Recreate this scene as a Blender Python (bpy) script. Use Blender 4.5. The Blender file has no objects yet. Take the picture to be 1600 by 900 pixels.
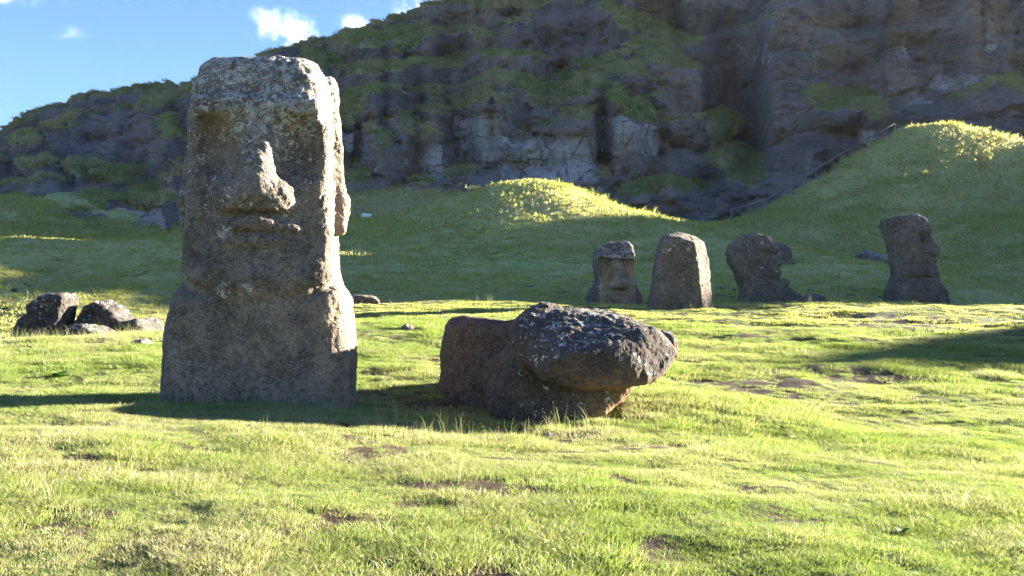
import bpy, math, random
import numpy as np
from mathutils import Vector

random.seed(7)
rng = np.random.default_rng(11)
SC = bpy.context.scene
COL = SC.collection

# ------------------------------------------------------------------ camera
FPX = 1386.0            # focal length in pixels of a 1600 px wide picture
CAMZ = 1.6
cam_d = bpy.data.cameras.new("camera")
cam_d.sensor_width = 36.0
cam_d.lens = 36.0 * FPX / 1600.0
cam_d.clip_start = 0.05
cam_d.clip_end = 8000.0
cam = bpy.data.objects.new("camera", cam_d)
cam.location = (0, 0, CAMZ)
cam.rotation_euler = (math.radians(90), 0, 0)
COL.objects.link(cam)
SC.camera = cam

# ------------------------------------------------------------------ sky
SUN_AZ = math.radians(24)      # measured from +X towards +Y
SUN_EL = math.radians(12)
SV = Vector((math.cos(SUN_EL) * math.cos(SUN_AZ), math.cos(SUN_EL) * math.sin(SUN_AZ), math.sin(SUN_EL)))
SKY_STRENGTH = 0.06
SKY_TINT = (.31, .40, .64, 1)      # white balance of the photograph
SUN_STRENGTH = 5.0
EXPOSURE = 3.42

world = bpy.data.worlds.new("World")
SC.world = world
world.use_nodes = True
wn, wl = world.node_tree.nodes, world.node_tree.links
wn.clear()
w_out = wn.new("ShaderNodeOutputWorld")
w_bg = wn.new("ShaderNodeBackground")
w_bg.inputs["Strength"].default_value = SKY_STRENGTH
w_sky = wn.new("ShaderNodeTexSky")
w_sky.sky_type = 'NISHITA'
w_sky.sun_disc = False
w_sky.sun_elevation = SUN_EL
w_sky.sun_rotation = math.pi / 2 - SUN_AZ
w_sky.altitude = 60
w_sky.air_density = 1.25
w_sky.dust_density = 0.15
w_sky.ozone_density = 2.4
wl.new(w_bg.outputs[0], w_out.inputs[0])

# small fair-weather clouds, all round the sky, by direction
CLOUDS = [  # (px, py, half width px, half height px, strength)
    (448, 46, 46, 30, 1.0), (416, 26, 30, 16, .45), (556, 44, 36, 20, .85), (644, 14, 34, 22, .8), (104, 52, 38, 15, .42), (30, -4, 80, 14, .55), (730, 2, 60, 10, .6),
    (-500, -60, 150, 60, .9), (300, -420, 190, 90, .9), (2300, -700, 260, 120, .9)]
def build_clouds():
    tc = wn.new("ShaderNodeTexCoord")
    def vm(op, a, b=None):
        n = wn.new("ShaderNodeVectorMath"); n.operation = op
        for i, v in enumerate((a, b)):
            if v is None: continue
            if isinstance(v, (tuple, Vector)): n.inputs[i].default_value = v
            else: wl.new(v, n.inputs[i])
        return n
    def math_(op, a, b=None):
        n = wn.new("ShaderNodeMath"); n.operation = op
        for i, v in enumerate((a, b)):
            if v is None: continue
            if isinstance(v, (int, float)): n.inputs[i].default_value = v
            else: wl.new(v, n.inputs[i])
        return n.outputs[0]
    total = None
    for px, py, hw, hh, s in CLOUDS:
        d = Vector(((px - 800) / FPX, 1, (450 - py) / FPX)); L = d.length; d.normalize()
        sw, sh = hw / FPX / L, hh / FPX / L
        dif = vm('SUBTRACT', tc.outputs["Generated"], d).outputs[0]
        ln = vm('LENGTH', vm('MULTIPLY', dif, (1 / sw, 1 / sw, 1 / sh)).outputs[0]).outputs["Value"]
        m = math_('MULTIPLY', math_('MAXIMUM', math_('SUBTRACT', 1.45, ln), 0.0), s)
        total = m if total is None else math_('MAXIMUM', total, m)
    nz = wn.new("ShaderNodeTexNoise")
    nz.inputs["Scale"].default_value = 30.0; nz.inputs["Detail"].default_value = 7.0; nz.inputs["Roughness"].default_value = .66
    wl.new(tc.outputs["Generated"], nz.inputs["Vector"])
    n = math_('SUBTRACT', math_('MULTIPLY', nz.outputs["Fac"], 4.2), 1.35)
    cl = math_('MULTIPLY', total, n)
    ramp = wn.new("ShaderNodeMapRange"); ramp.interpolation_type = 'SMOOTHSTEP'
    ramp.inputs["From Min"].default_value = .16; ramp.inputs["From Max"].default_value = 1.6
    wl.new(cl, ramp.inputs["Value"])
    mix = wn.new("ShaderNodeMix"); mix.data_type = 'RGBA'
    wl.new(ramp.outputs[0], mix.inputs["Factor"])
    tn = wn.new("ShaderNodeMix"); tn.data_type = 'RGBA'; tn.blend_type = 'MULTIPLY'; tn.inputs["Factor"].default_value = 1.0
    wl.new(w_sky.outputs[0], tn.inputs[6]); tn.inputs[7].default_value = SKY_TINT
    wl.new(tn.outputs[2], mix.inputs[6])
    mix.inputs[7].default_value = (5.2, 5.1, 4.8, 1)
    wl.new(mix.outputs[2], w_bg.inputs[0])
build_clouds()

sun_d = bpy.data.lights.new("sun", 'SUN')
sun_d.energy = SUN_STRENGTH
sun_d.angle = math.radians(0.5)
sun_d.color = (1.0, .93, .80)
sun = bpy.data.objects.new("sun", sun_d)
sun.rotation_euler = SV.to_track_quat('Z', 'Y').to_euler()
sun.location = (60, 30, 60)
COL.objects.link(sun)

SC.view_settings.view_transform = 'Standard'
SC.view_settings.look = 'None'
SC.view_settings.gamma = 1.0
SC.view_settings.exposure = EXPOSURE
SC.view_settings.use_curve_mapping = False
SC.render.engine = 'CYCLES'
SC.cycles.use_denoising = True
SC.cycles.max_bounces = 4
SC.cycles.diffuse_bounces = 2
SC.cycles.transmission_bounces = 2
SC.cycles.volume_bounces = 1
SC.cycles.use_adaptive_sampling = True
SC.cycles.adaptive_threshold = 0.02

# ------------------------------------------------------------------ numeric helpers
def _hash(ix, iy, iz, seed):
    h = (ix.astype(np.uint32) * np.uint32(374761393) + iy.astype(np.uint32) * np.uint32(668265263)
         + iz.astype(np.uint32) * np.uint32(2147483647 - 58) + np.uint32((seed * 974711 + 12345) & 0xffffffff))
    h = (h ^ (h >> np.uint32(13))) * np.uint32(1274126177)
    h = (h ^ (h >> np.uint32(16))) * np.uint32(2246822519)
    h = h ^ (h >> np.uint32(15))
    return h.astype(np.float32) / np.float32(4294967295.0)

def vnoise(x, y, z=None, seed=0):
    """smooth value noise, -1..1"""
    x = np.asarray(x, np.float32); y = np.asarray(y, np.float32)
    xi = np.floor(x); yi = np.floor(y)
    fx = x - xi; fy = y - yi
    ux = fx * fx * fx * (fx * (fx * 6 - 15) + 10); uy = fy * fy * fy * (fy * (fy * 6 - 15) + 10)
    xi = xi.astype(np.int64); yi = yi.astype(np.int64)
    if z is None:
        zi = np.zeros_like(xi)
        a = _hash(xi, yi, zi, seed); b = _hash(xi + 1, yi, zi, seed)
        c = _hash(xi, yi + 1, zi, seed); d = _hash(xi + 1, yi + 1, zi, seed)
        return ((a + (b - a) * ux) * (1 - uy) + (c + (d - c) * ux) * uy) * 2 - 1
    z = np.asarray(z, np.float32)
    zi = np.floor(z); fz = z - zi
    uz = fz * fz * fz * (fz * (fz * 6 - 15) + 10)
    zi = zi.astype(np.int64)
    r = []
    for k in (0, 1):
        a = _hash(xi, yi, zi + k, seed); b = _hash(xi + 1, yi, zi + k, seed)
        c = _hash(xi, yi + 1, zi + k, seed); d = _hash(xi + 1, yi + 1, zi + k, seed)
        r.append((a + (b - a) * ux) * (1 - uy) + (c + (d - c) * ux) * uy)
    return (r[0] * (1 - uz) + r[1] * uz) * 2 - 1

def fbm(x, y, z=None, octaves=4, seed=0, gain=.5, lac=2.03):
    s = 0; a = 1.0; t = 0
    for o in range(octaves):
        k = lac ** o
        s = s + a * vnoise(x * k + 17.3 * o, y * k - 9.1 * o, None if z is None else z * k + 5.7 * o, seed + o * 31)
        t += a; a *= gain
    return s / t

def sstep(a, b, x):
    t = np.clip((x - a) / (b - a), 0, 1)
    return t * t * (3 - 2 * t)

def set_attr(me, name, vals, kind='FLOAT'):
    at = me.attributes.new(name, kind, 'POINT')
    at.data.foreach_set('value' if kind in ('FLOAT', 'INT') else ('vector' if kind == 'FLOAT_VECTOR' else 'color'), np.asarray(vals).ravel())

def mesh_np(name, V, Q, mat=None, smooth=True):
    """V (n,3), Q (m,4) or (m,3) -> mesh"""
    me = bpy.data.meshes.new(name)
    V = np.asarray(V, np.float32); Q = np.asarray(Q, np.int32)
    n = Q.shape[1]
    me.vertices.add(len(V)); me.vertices.foreach_set('co', V.ravel())
    me.loops.add(Q.size); me.loops.foreach_set('vertex_index', Q.ravel())
    me.polygons.add(len(Q))
    me.polygons.foreach_set('loop_start', np.arange(0, Q.size, n, dtype=np.int32))
    me.polygons.foreach_set('loop_total', np.full(len(Q), n, np.int32))
    me.polygons.foreach_set('use_smooth', np.full(len(Q), smooth, bool))
    me.update(calc_edges=True)
    if mat: me.materials.append(mat)
    return me

def vnormals(V, Q):
    a = V[Q[:, 0]]; c = V[Q[:, 2]]
    if Q.shape[1] == 4:
        fn = np.cross(c - a, V[Q[:, 3]] - V[Q[:, 1]])
    else:
        fn = np.cross(V[Q[:, 1]] - a, c - a)
    N = np.zeros_like(V)
    for k in range(Q.shape[1]):
        for d in range(3):
            N[:, d] += np.bincount(Q[:, k], weights=fn[:, d], minlength=len(V))
    return N / (np.linalg.norm(N, axis=1, keepdims=True) + 1e-9)

def link(o, parent=None, label=None, cat=None, group=None, kind=None):
    COL.objects.link(o)
    if parent: o.parent = parent
    for k, v in (('label', label), ('category', cat), ('group', group), ('kind', kind)):
        if v: o[k] = v
    return o

def grid_quads(nr, nc, wrap=False):
    i = np.arange(nr - 1)[:, None]; j = np.arange(nc if wrap else nc - 1)[None, :]
    a = i * nc + j; b = i * nc + (j + 1) % nc
    c = (i + 1) * nc + (j + 1) % nc; d = (i + 1) * nc + j
    return np.stack([np.broadcast_to(q, (nr - 1, a.shape[1])).ravel() for q in (a, b, c, d)], 1)

# ------------------------------------------------------------------ materials
def new_mat(name):
    m = bpy.data.materials.new(name); m.use_nodes = True
    m.node_tree.nodes.clear()
    return m, NT(m.node_tree)

class NT:
    def __init__(s, t): s.t = t
    def n(s, typ, **kw):
        nd = s.t.nodes.new("ShaderNode" + typ)
        for k, v in kw.items(): setattr(nd, k, v)
        return nd
    def lk(s, a, b): s.t.links.new(a, b)
    def set(s, inp, v):
        if isinstance(v, (int, float, tuple, list)): inp.default_value = v
        else: s.lk(v, inp)
    def math(s, op, a, b=0.0, c=None, clamp=False):
        nd = s.n("Math", operation=op, use_clamp=clamp)
        s.set(nd.inputs[0], a); s.set(nd.inputs[1], b)
        if c is not None: s.set(nd.inputs[2], c)
        return nd.outputs[0]
    def mix(s, f, a, b, blend='MIX'):
        nd = s.n("Mix", data_type='RGBA', blend_type=blend)
        s.set(nd.inputs[0], f)
        for i, v in ((6, a), (7, b)):
            s.set(nd.inputs[i], (*v, 1) if isinstance(v, tuple) and len(v) == 3 else v)
        return nd.outputs[2]
    def noise(s, vec, scale, detail=4, rough=.55, dist=0.0):
        nd = s.n("TexNoise"); nd.inputs["Scale"].default_value = scale; nd.inputs["Detail"].default_value = detail
        nd.inputs["Roughness"].default_value = rough; nd.inputs["Distortion"].default_value = dist
        if vec is not None: s.lk(vec, nd.inputs["Vector"])
        return nd.outputs["Fac"]
    def voro(s, vec, scale, feature='F1', rnd=1.0):
        nd = s.n("TexVoronoi", feature=feature); nd.inputs["Scale"].default_value = scale; nd.inputs["Randomness"].default_value = rnd
        s.lk(vec, nd.inputs["Vector"])
        return nd
    def ramp(s, x, a, b, smooth=True):
        nd = s.n("MapRange"); nd.interpolation_type = 'SMOOTHSTEP' if smooth else 'LINEAR'
        s.set(nd.inputs["Value"], x); nd.inputs["From Min"].default_value = a; nd.inputs["From Max"].default_value = b
        return nd.outputs[0]
    def attr(s, name, kind='GEOMETRY'):
        nd = s.n("Attribute", attribute_name=name); nd.attribute_type = kind
        return nd.outputs["Fac"]
    def pos(s): return s.n("NewGeometry").outputs["Position"]
    def scaled(s, vec, sc):
        nd = s.n("Mapping"); nd.inputs["Scale"].default_value = sc; s.lk(vec, nd.inputs["Vector"]); return nd.outputs[0]
    def bump(s, h, strength, dist):
        nd = s.n("Bump"); nd.inputs["Strength"].default_value = strength; nd.inputs["Distance"].default_value = dist
        s.lk(h, nd.inputs["Height"]); return nd.outputs[0]
    def out(s, sh):
        o = s.n("OutputMaterial"); s.lk(sh, o.inputs["Surface"])
    def principled(s, col, rough=.9, normal=None, spec=.25):
        p = s.n("BsdfPrincipled"); s.set(p.inputs["Base Color"], (*col, 1) if isinstance(col, tuple) and len(col) == 3 else col)
        s.set(p.inputs["Roughness"], rough); p.inputs["Specular IOR Level"].default_value = spec
        if normal is not None: s.lk(normal, p.inputs["Normal"])
        return p.outputs[0]

def rock_material(name, dark, light, warm, fine=1.0, ring=9.0):
    """weathered volcanic tuff with pits and pale ring lichen; attributes 'lichen' and 'warm' steer where"""
    m, t = new_mat(name)
    oc = t.n("TexCoord").outputs["Object"]
    p = oc
    n1 = t.noise(p, 2.2 * fine, 6, .62)
    n2 = t.noise(p, 14 * fine, 5, .7)
    n3 = t.noise(p, 60 * fine, 3, .6)
    col = t.mix(t.ramp(n1, .3, .7), dark, light)
    col = t.mix(t.math('MULTIPLY', t.ramp(n2, .40, .68), .7), col, tuple(c * .40 for c in dark))
    col = t.mix(t.math('MULTIPLY', t.ramp(n3, .52, .72), .55), col, tuple(min(1, c * 2.0) for c in light))
    # vertical streaks of run-off
    st = t.noise(t.scaled(p, (5.0, 5.0, .55)), 1.6 * fine, 4, .6)
    col = t.mix(t.math('MULTIPLY', t.ramp(st, .52, .75), .45), col, tuple(c * .5 for c in dark))
    col = t.mix(t.math('MULTIPLY', t.attr('warm'), t.ramp(n1, .2, .75)), col, warm)
    # lichen: rings and crusts
    li = t.attr('lichen')
    wob = t.n("VectorMath", operation='ADD')
    nv = t.n("TexNoise"); nv.inputs["Scale"].default_value = 9 * fine; nv.inputs["Detail"].default_value = 3
    t.lk(p, nv.inputs["Vector"])
    sc = t.n("VectorMath", operation='SCALE'); t.lk(nv.outputs["Color"], sc.inputs[0]); sc.inputs["Scale"].default_value = .17 / fine
    t.lk(p, wob.inputs[0]); t.lk(sc.outputs[0], wob.inputs[1])
    wp = wob.outputs[0]
    rings = None
    for s_, lo in ((ring, .0), (ring * 1.8, .0)):
        vo = t.voro(wp, s_)
        d = vo.outputs["Distance"]
        sepc = t.n("SeparateColor"); t.lk(vo.outputs["Color"], sepc.inputs[0])
        rad = t.math('MULTIPLY_ADD', sepc.outputs[1], .30, .14)
        band = t.math('SUBTRACT', 1.0, t.math('MULTIPLY', t.math('ABSOLUTE', t.math('SUBTRACT', d, rad)), t.math('MULTIPLY_ADD', sepc.outputs[2], 9.0, 6.0)), clamp=True)
        pick = t.math('LESS_THAN', sepc.outputs[0], t.math('MULTIPLY', li, .9))
        brk = t.ramp(t.noise(wp, s_ * 2.0, 2, .5), .40, .52)
        r_ = t.math('MULTIPLY', t.math('MULTIPLY', band, pick), brk)
        rings = r_ if rings is None else t.math('MAXIMUM', rings, r_)
    crust = t.math('MULTIPLY', t.ramp(t.math('ADD', t.noise(wp, 11 * fine, 6, .75), t.math('MULTIPLY', li, .16)), .62, .72), t.math('MINIMUM', t.math('MULTIPLY', li, 1.6), 1.0))
    speck = t.math('MULTIPLY', t.math('LESS_THAN', t.voro(p, 22 * fine).outputs["Distance"], .13), t.ramp(t.noise(p, 3 * fine, 2), .48, .6))
    lm = t.math('MAXIMUM', t.math('MAXIMUM', t.math('MULTIPLY', rings, .95), t.math('MULTIPLY', crust, .45)), t.math('MULTIPLY', speck, .3))
    col = t.mix(lm, col, (.62, .62, .56))
    # relief
    pit = t.voro(wp, 26 * fine).outputs["Distance"]
    h = t.math('ADD', t.math('MULTIPLY', n2, .8), t.math('MULTIPLY', t.ramp(pit, .0, .45), .45))
    h = t.math('ADD', h, t.math('MULTIPLY', n3, .35))
    h = t.math('ADD', h, t.math('MULTIPLY', lm, .12))
    t.out(t.principled(col, .93, t.bump(h, 1.0, .036 / fine), .15))
    return m

def grass_material(name="grass_blades", lo=(.085, .135, .032), hi=(.30, .39, .085), s0=(.34, .28, .15), s1=(.52, .46, .30)):
    m, t = new_mat(name)
    tint = t.attr('tint', 'INSTANCER')
    dry = t.attr('dry', 'INSTANCER')
    var = t.attr('var')
    tip = t.attr('tip')
    g = t.mix(t.math('ADD', t.math('MULTIPLY', tint, .58), t.math('MULTIPLY', var, .42)), lo, hi)
    s = t.mix(var, s0, s1)
    df = t.math('GREATER_THAN', dry, t.math('MULTIPLY_ADD', var, .9, .05))
    col = t.mix(df, g, s)
    col = t.mix(t.math('MULTIPLY', tip, .35), col, (.30, .30, .085))
    d = t.n("BsdfDiffuse"); t.lk(col, d.inputs[0])
    tr = t.n("BsdfTranslucent"); t.lk(t.mix(.25, col, (.29, .38, .03)), tr.inputs[0])
    gl = t.n("BsdfGlossy"); gl.inputs["Roughness"].default_value = .45; gl.inputs["Color"].default_value = (.8, .8, .7, 1)
    mx = t.n("MixShader"); mx.inputs[0].default_value = .48
    t.lk(d.outputs[0], mx.inputs[1]); t.lk(tr.outputs[0], mx.inputs[2])
    m2 = t.n("MixShader"); m2.inputs[0].default_value = .035
    t.lk(mx.outputs[0], m2.inputs[1]); t.lk(gl.outputs[0], m2.inputs[2])
    t.out(m2.outputs[0])
    return m

def ground_material():
    m, t = new_mat("turf_ground")
    p = t.pos()
    n1 = t.noise(p, .35, 5, .6); n2 = t.noise(p, 2.6, 5, .65); n3 = t.noise(p, 22, 4, .7)
    soil = t.mix(n3, (.034, .024, .016), (.090, .064, .042))
    turf = t.mix(t.ramp(n2, .3, .7), (.046, .068, .018), (.110, .130, .034))
    turf = t.mix(t.ramp(n1, .45, .7), turf, (.170, .155, .085))
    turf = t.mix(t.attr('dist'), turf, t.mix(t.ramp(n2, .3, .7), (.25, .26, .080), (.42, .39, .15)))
    bare = t.attr('bare')
    f = t.ramp(t.math('ADD', t.math('MULTIPLY', n3, .5), bare), .55, .95)
    col = t.mix(f, turf, soil)
    h = t.math('ADD', n3, t.math('MULTIPLY', n2, .6))
    t.out(t.principled(col, .95, t.bump(h, .8, .05), .1))
    return m

def cliff_material():
    m, t = new_mat("cliff_rock_and_grass")
    p = t.pos()
    grass = t.attr('grass'); pale = t.attr('pale'); green = t.attr('green')
    n1 = t.noise(p, .10, 6, .62); n2 = t.noise(p, .55, 6, .68); n3 = t.noise(p, 2.6, 5, .7); n4 = t.noise(p, 9.0, 3, .6)
    strata = t.noise(t.scaled(p, (.25, .25, 2.2)), .8, 5, .65, .4)
    rock = t.mix(t.ramp(n1, .35, .65), (.165, .136, .118), (.31, .258, .222))
    rock = t.mix(t.math('MULTIPLY', t.ramp(n2, .45, .75), .7), rock, (.072, .063, .062))
    rock = t.mix(t.math('MULTIPLY', t.ramp(strata, .55, .72), .55), rock, (.36, .325, .30))
    vo = t.voro(p, 3.0)
    sp = t.math('MULTIPLY', t.math('LESS_THAN', vo.outputs["Distance"], t.math('MULTIPLY', n2, .42)), t.ramp(t.noise(p, .7, 4, .6), .5, .58))
    rock = t.mix(t.math('MULTIPLY', sp, .8), rock, (.36, .35, .33))
    streak = t.noise(t.scaled(p, (1.6, 1.6, .16)), .9, 5, .6)
    pl = t.mix(t.ramp(n2, .3, .7), (.38, .36, .34), (.55, .52, .49))
    pl = t.mix(t.math('MULTIPLY', t.ramp(streak, .5, .68), .75), pl, (.16, .145, .14))
    pl = t.mix(t.math('MULTIPLY', t.ramp(n3, .55, .75), .5), pl, (.075, .068, .066))
    crk = t.voro(t.scaled(p, (.9, .9, 1.5)), .28, 'DISTANCE_TO_EDGE').outputs["Distance"]
    crk = t.math('MULTIPLY', t.math('SUBTRACT', 1.0, t.ramp(crk, .0, .05)), t.ramp(n2, .40, .60))
    pl = t.mix(t.math('MULTIPLY', crk, .8), pl, (.030, .027, .027))
    rock = t.mix(t.ramp(t.math('ADD', pale, t.math('MULTIPLY', t.math('SUBTRACT', n2, .5), .9)), .35, .6), rock, pl)
    g = t.mix(t.ramp(n2, .3, .7), (.28, .25, .135), (.47, .39, .25))
    g = t.mix(t.math('MULTIPLY', green, .8), g, t.mix(n3, (.19, .265, .080), (.32, .39, .14)))
    g = t.mix(t.math('MULTIPLY', t.ramp(n4, .5, .75), .5), g, (.17, .145, .080))
    g = t.mix(t.math('MULTIPLY', t.ramp(n3, .48, .66), .8), g, (.055, .052, .032))
    gm = t.ramp(t.math('ADD', grass, t.math('ADD', t.math('MULTIPLY', t.math('SUBTRACT', n3, .5), .55), t.math('MULTIPLY', t.math('SUBTRACT', n2, .5), .5))), .40, .62)
    col = t.mix(gm, rock, g)
    h = t.math('ADD', t.math('MULTIPLY', n2, 1.2), t.math('ADD', t.math('MULTIPLY', n3, .7), t.math('ADD', t.math('MULTIPLY', n4, .25), t.math('MULTIPLY', strata, .8))))
    t.out(t.principled(col, .95, t.bump(h, 1.0, .8), .1))
    return m

def simple_mat(name, a, b, scale, rough=.8):
    m, t = new_mat(name)
    p = t.n("TexCoord").outputs["Object"]
    n = t.noise(p, scale, 5, .65)
    t.out(t.principled(t.mix(n, a, b), rough, t.bump(n, .5, .02)))
    return m

M_ROCK = rock_material("dark_tuff", (.118, .095, .073), (.255, .205, .160), (.38, .275, .175))
M_ROCKF = rock_material("dark_tuff_far", (.092, .075, .060), (.178, .145, .116), (.42, .29, .165), .55, 7.0)
M_DARK = rock_material("dark_weathered_tuff", (.050, .043, .038), (.098, .083, .072), (.2, .15, .1), .55, 7.0)
M_FALLEN = rock_material("brown_tuff", (.058, .047, .040), (.112, .087, .070), (.30, .175, .09))
M_GRASS = grass_material()
M_MOUND = grass_material("mound_grass_blades", (.26, .28, .070), (.56, .55, .13), (.54, .44, .24), (.66, .56, .37))
M_LEDGE = grass_material("ledge_grass_blades", (.20, .24, .085), (.38, .40, .15), (.42, .34, .21), (.56, .48, .32))
M_GROUND = ground_material()
M_CLIFF = cliff_material()
M_WOOD = simple_mat("weathered_timber", (.13, .11, .092), (.22, .19, .16), 6)
M_WHITE = simple_mat("white_painted_board", (.62, .62, .60), (.78, .78, .76), 8)
M_LEAF = simple_mat("fresh_leaf", (.06, .13, .02), (.13, .24, .035), 14, .55)

# ------------------------------------------------------------------ terrain height
def ctrl():
    P = []
    def s(px, py, D):          # a point of the ground seen at that place of the picture, D metres deep
        P.append(((px - 800) / FPX * D, D, CAMZ + (450 - py) / FPX * D))
    def w(x, y, z): P.append((x, y, z))
    # near slope
    for a in (-.75, -.45, -.15, .15, .45, .75):
        w(a * 1.5, 1.5, -.03); w(a * 3, 3.0, .04 - .04 * a); w(a * 4.6, 4.6, .10 - .10 * a)
        w(a * 6.6, 6.6, .14 - .22 * a)
    for px, py, D in [(0, 634, 9.5), (130, 636, 9.5), (260, 642, 9.6), (400, 645, 9.6), (540, 654, 9.5), (680, 678, 9.2), (800, 690, 9.0), (950, 694, 9.1),
                      (1100, 688, 9.4), (1250, 700, 9.2), (1400, 712, 9.0), (1600, 730, 8.6),
                      (300, 628, 10.9), (450, 628, 10.9), (620, 640, 11.0), (760, 655, 10.6), (880, 664, 10.3), (1000, 655, 10.6),
                      (600, 600, 12.6), (700, 590, 13.0), (640, 555, 15.5), (850, 570, 14.5), (1000, 590, 13.0), (1100, 600, 13.0), (1250, 610, 12.8), (1400, 615, 12.8), (1600, 610, 13.0),
                      (90, 605, 11.8), (0, 600, 11.8), (220, 600, 12.0), (0, 560, 14), (120, 556, 14.3), (240, 560, 14.2),
                      (0, 534, 16.8), (110, 532, 17), (240, 530, 17.2), (400, 520, 18), (560, 505, 20),
                      (0, 528, 22), (120, 526, 22), (250, 518, 23), (400, 490, 26), (560, 474, 27), (690, 492, 23), (800, 520, 18.5),
                      (700, 470, 28), (850, 478, 26), (960, 484, 25), (1100, 493, 24), (1250, 478, 26), (1420, 474, 27), (1600, 480, 27),
                      (1100, 540, 18), (1300, 530, 18.5), (1500, 530, 19), (1600, 530, 19),
                      (960, 474, 31), (1100, 476, 31), (1250, 474, 31.5), (1420, 478, 32.5), (1600, 486, 32)]:
        s(px, py, D)
    # left plain
    for px, py, D in [(100, 470, 30), (250, 462, 32), (0, 480, 30), (100, 442, 33.5), (250, 425, 34.5), (0, 440, 32), (100, 405, 36.5), (250, 388, 39), (0, 390, 37.5), (0, 372, 40), (130, 378, 40.5), (250, 375, 41.5), (0, 345, 66), (60, 354, 67),
                      (180, 374, 68), (280, 362, 68), (0, 305, 82), (400, 440, 36), (400, 385, 46), (400, 345, 68), (500, 345, 66), (600, 335, 70), (620, 297, 84), (530, 300, 83), (700, 293, 86),
                      (-300, 470, 30), (-300, 420, 45), (-300, 360, 80)]:
        s(px, py, D)
    for px in (-200, 0, 130, 250, 330):
        w((px - 800) / FPX * 47, 47, 3.1); w((px - 800) / FPX * 57, 57, 3.6)
    # middle mound
    for px, py, D in [(520, 450, 36), (520, 400, 46), (560, 354, 60), (640, 336, 60), (700, 440, 38), (700, 385, 50), (690, 318, 61), (760, 295, 61), (830, 283, 61), (900, 296, 61), (830, 330, 55), (830, 385, 47), (830, 440, 38),
                      (960, 318, 60), (960, 375, 50), (960, 440, 38), (1020, 336, 59), (1060, 346, 58), (1100, 354, 57), (1100, 420, 43), (1150, 367, 53), (1210, 388, 46), (1280, 410, 41), (1350, 432, 37.5), (1180, 440, 37),
                      (1250, 398, 56), (1350, 412, 50), (1420, 414, 50), (1480, 436, 44), (1580, 440, 44), (1550, 405, 53)]:
        s(px, py, D)
    # right mound
    for px, py, D in [(1105, 353, 64), (1150, 346, 67), (1200, 331, 70), (1270, 291, 73), (1330, 251, 75), (1380, 219, 76), (1425, 199, 76), (1475, 193, 76), (1530, 203, 76), (1600, 222, 76),
                      (1300, 370, 60), (1400, 350, 61), (1500, 340, 61), (1400, 290, 67), (1500, 260, 70), (1600, 335, 62), (1600, 288, 69), (1270, 340, 66), (1340, 300, 70)]:
        s(px, py, D)
    # hollows behind the mounds
    for px, D, z in [(700, 72, 6.8), (830, 72, 6.4), (930, 73, 5.6), (1020, 74, 5.4), (1100, 76, 5.8), (1200, 82, 6.4), (1330, 88, 9.5), (1450, 92, 11), (1600, 94, 11),
                     (900, 85, 7.5), (1100, 92, 7.5)]:
        w((px - 800) / FPX * D, D, z)
    # land to the right of the picture
    for x, y, z in [(50, 51, 9), (54, 48, 7.5), (55, 62, 9.5), (56, 70, 11), (60, 78, 12.5), (62, 84, 13.6), (70, 93, 13), (44, 60, 8.5), (62, 44, 5.5), (45, 38, 3.2), (60, 30, 1.6), (40, 22, .6), (75, 70, 17), (80, 50, 8), (20, 12, -.3), (14, 4, -.6),
                    (40, 5, -1), (36, 50, 6.0), (30, 33, 1.3), (30, 24, .7), (21, 29, 1.1), (18, 17, .2)]:
        w(x, y, z)
    for r in (2, 8, 25, 80):
        for th in (-3.1, -2.5, -1.9, -1.35, 1.7, 2.3, 3.1):
            w(r * math.sin(th), r * math.cos(th), -.012 * r - .05 if r > 2 else -.04)
    for a in (-.9, -.5, -.1, .3, .6):
        w(a * 125, 125, 8); w(a * 260, 260, 6)
    return np.array(P)

CP = ctrl()
def lp(x, y):
    r = np.sqrt(x * x + y * y)
    return np.arctan2(x, y), np.log(np.clip(r, 1.2, 300))
def _tps_fit():
    u, v = lp(CP[:, 0], CP[:, 1]); n = len(u)
    r2 = (u[:, None] - u) ** 2 + (v[:, None] - v) ** 2
    K = .5 * r2 * np.log(r2 + 1e-12) + np.eye(n) * 4e-5
    Pm = np.stack([np.ones(n), u, v], 1)
    A = np.zeros((n + 3, n + 3)); A[:n, :n] = K; A[:n, n:] = Pm; A[n:, :n] = Pm.T
    sol = np.linalg.solve(A, np.concatenate([CP[:, 2], np.zeros(3)]))
    return u, v, sol
TU, TV, TS = _tps_fit()
def h_smooth(x, y):
    x = np.asarray(x, np.float64).ravel(); y = np.asarray(y, np.float64).ravel()
    out = np.empty(len(x)); n = len(TU)
    for i in range(0, len(x), 40000):
        u, v = lp(x[i:i + 40000], y[i:i + 40000])
        r2 = ((u[:, None] - TU) ** 2 + (v[:, None] - TV) ** 2).astype(np.float32)
        out[i:i + 40000] = (.5 * r2 * np.log(r2 + 1e-12)) @ TS[:n].astype(np.float32) + TS[n] + TS[n + 1] * u + TS[n + 2] * v
    return out
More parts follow.
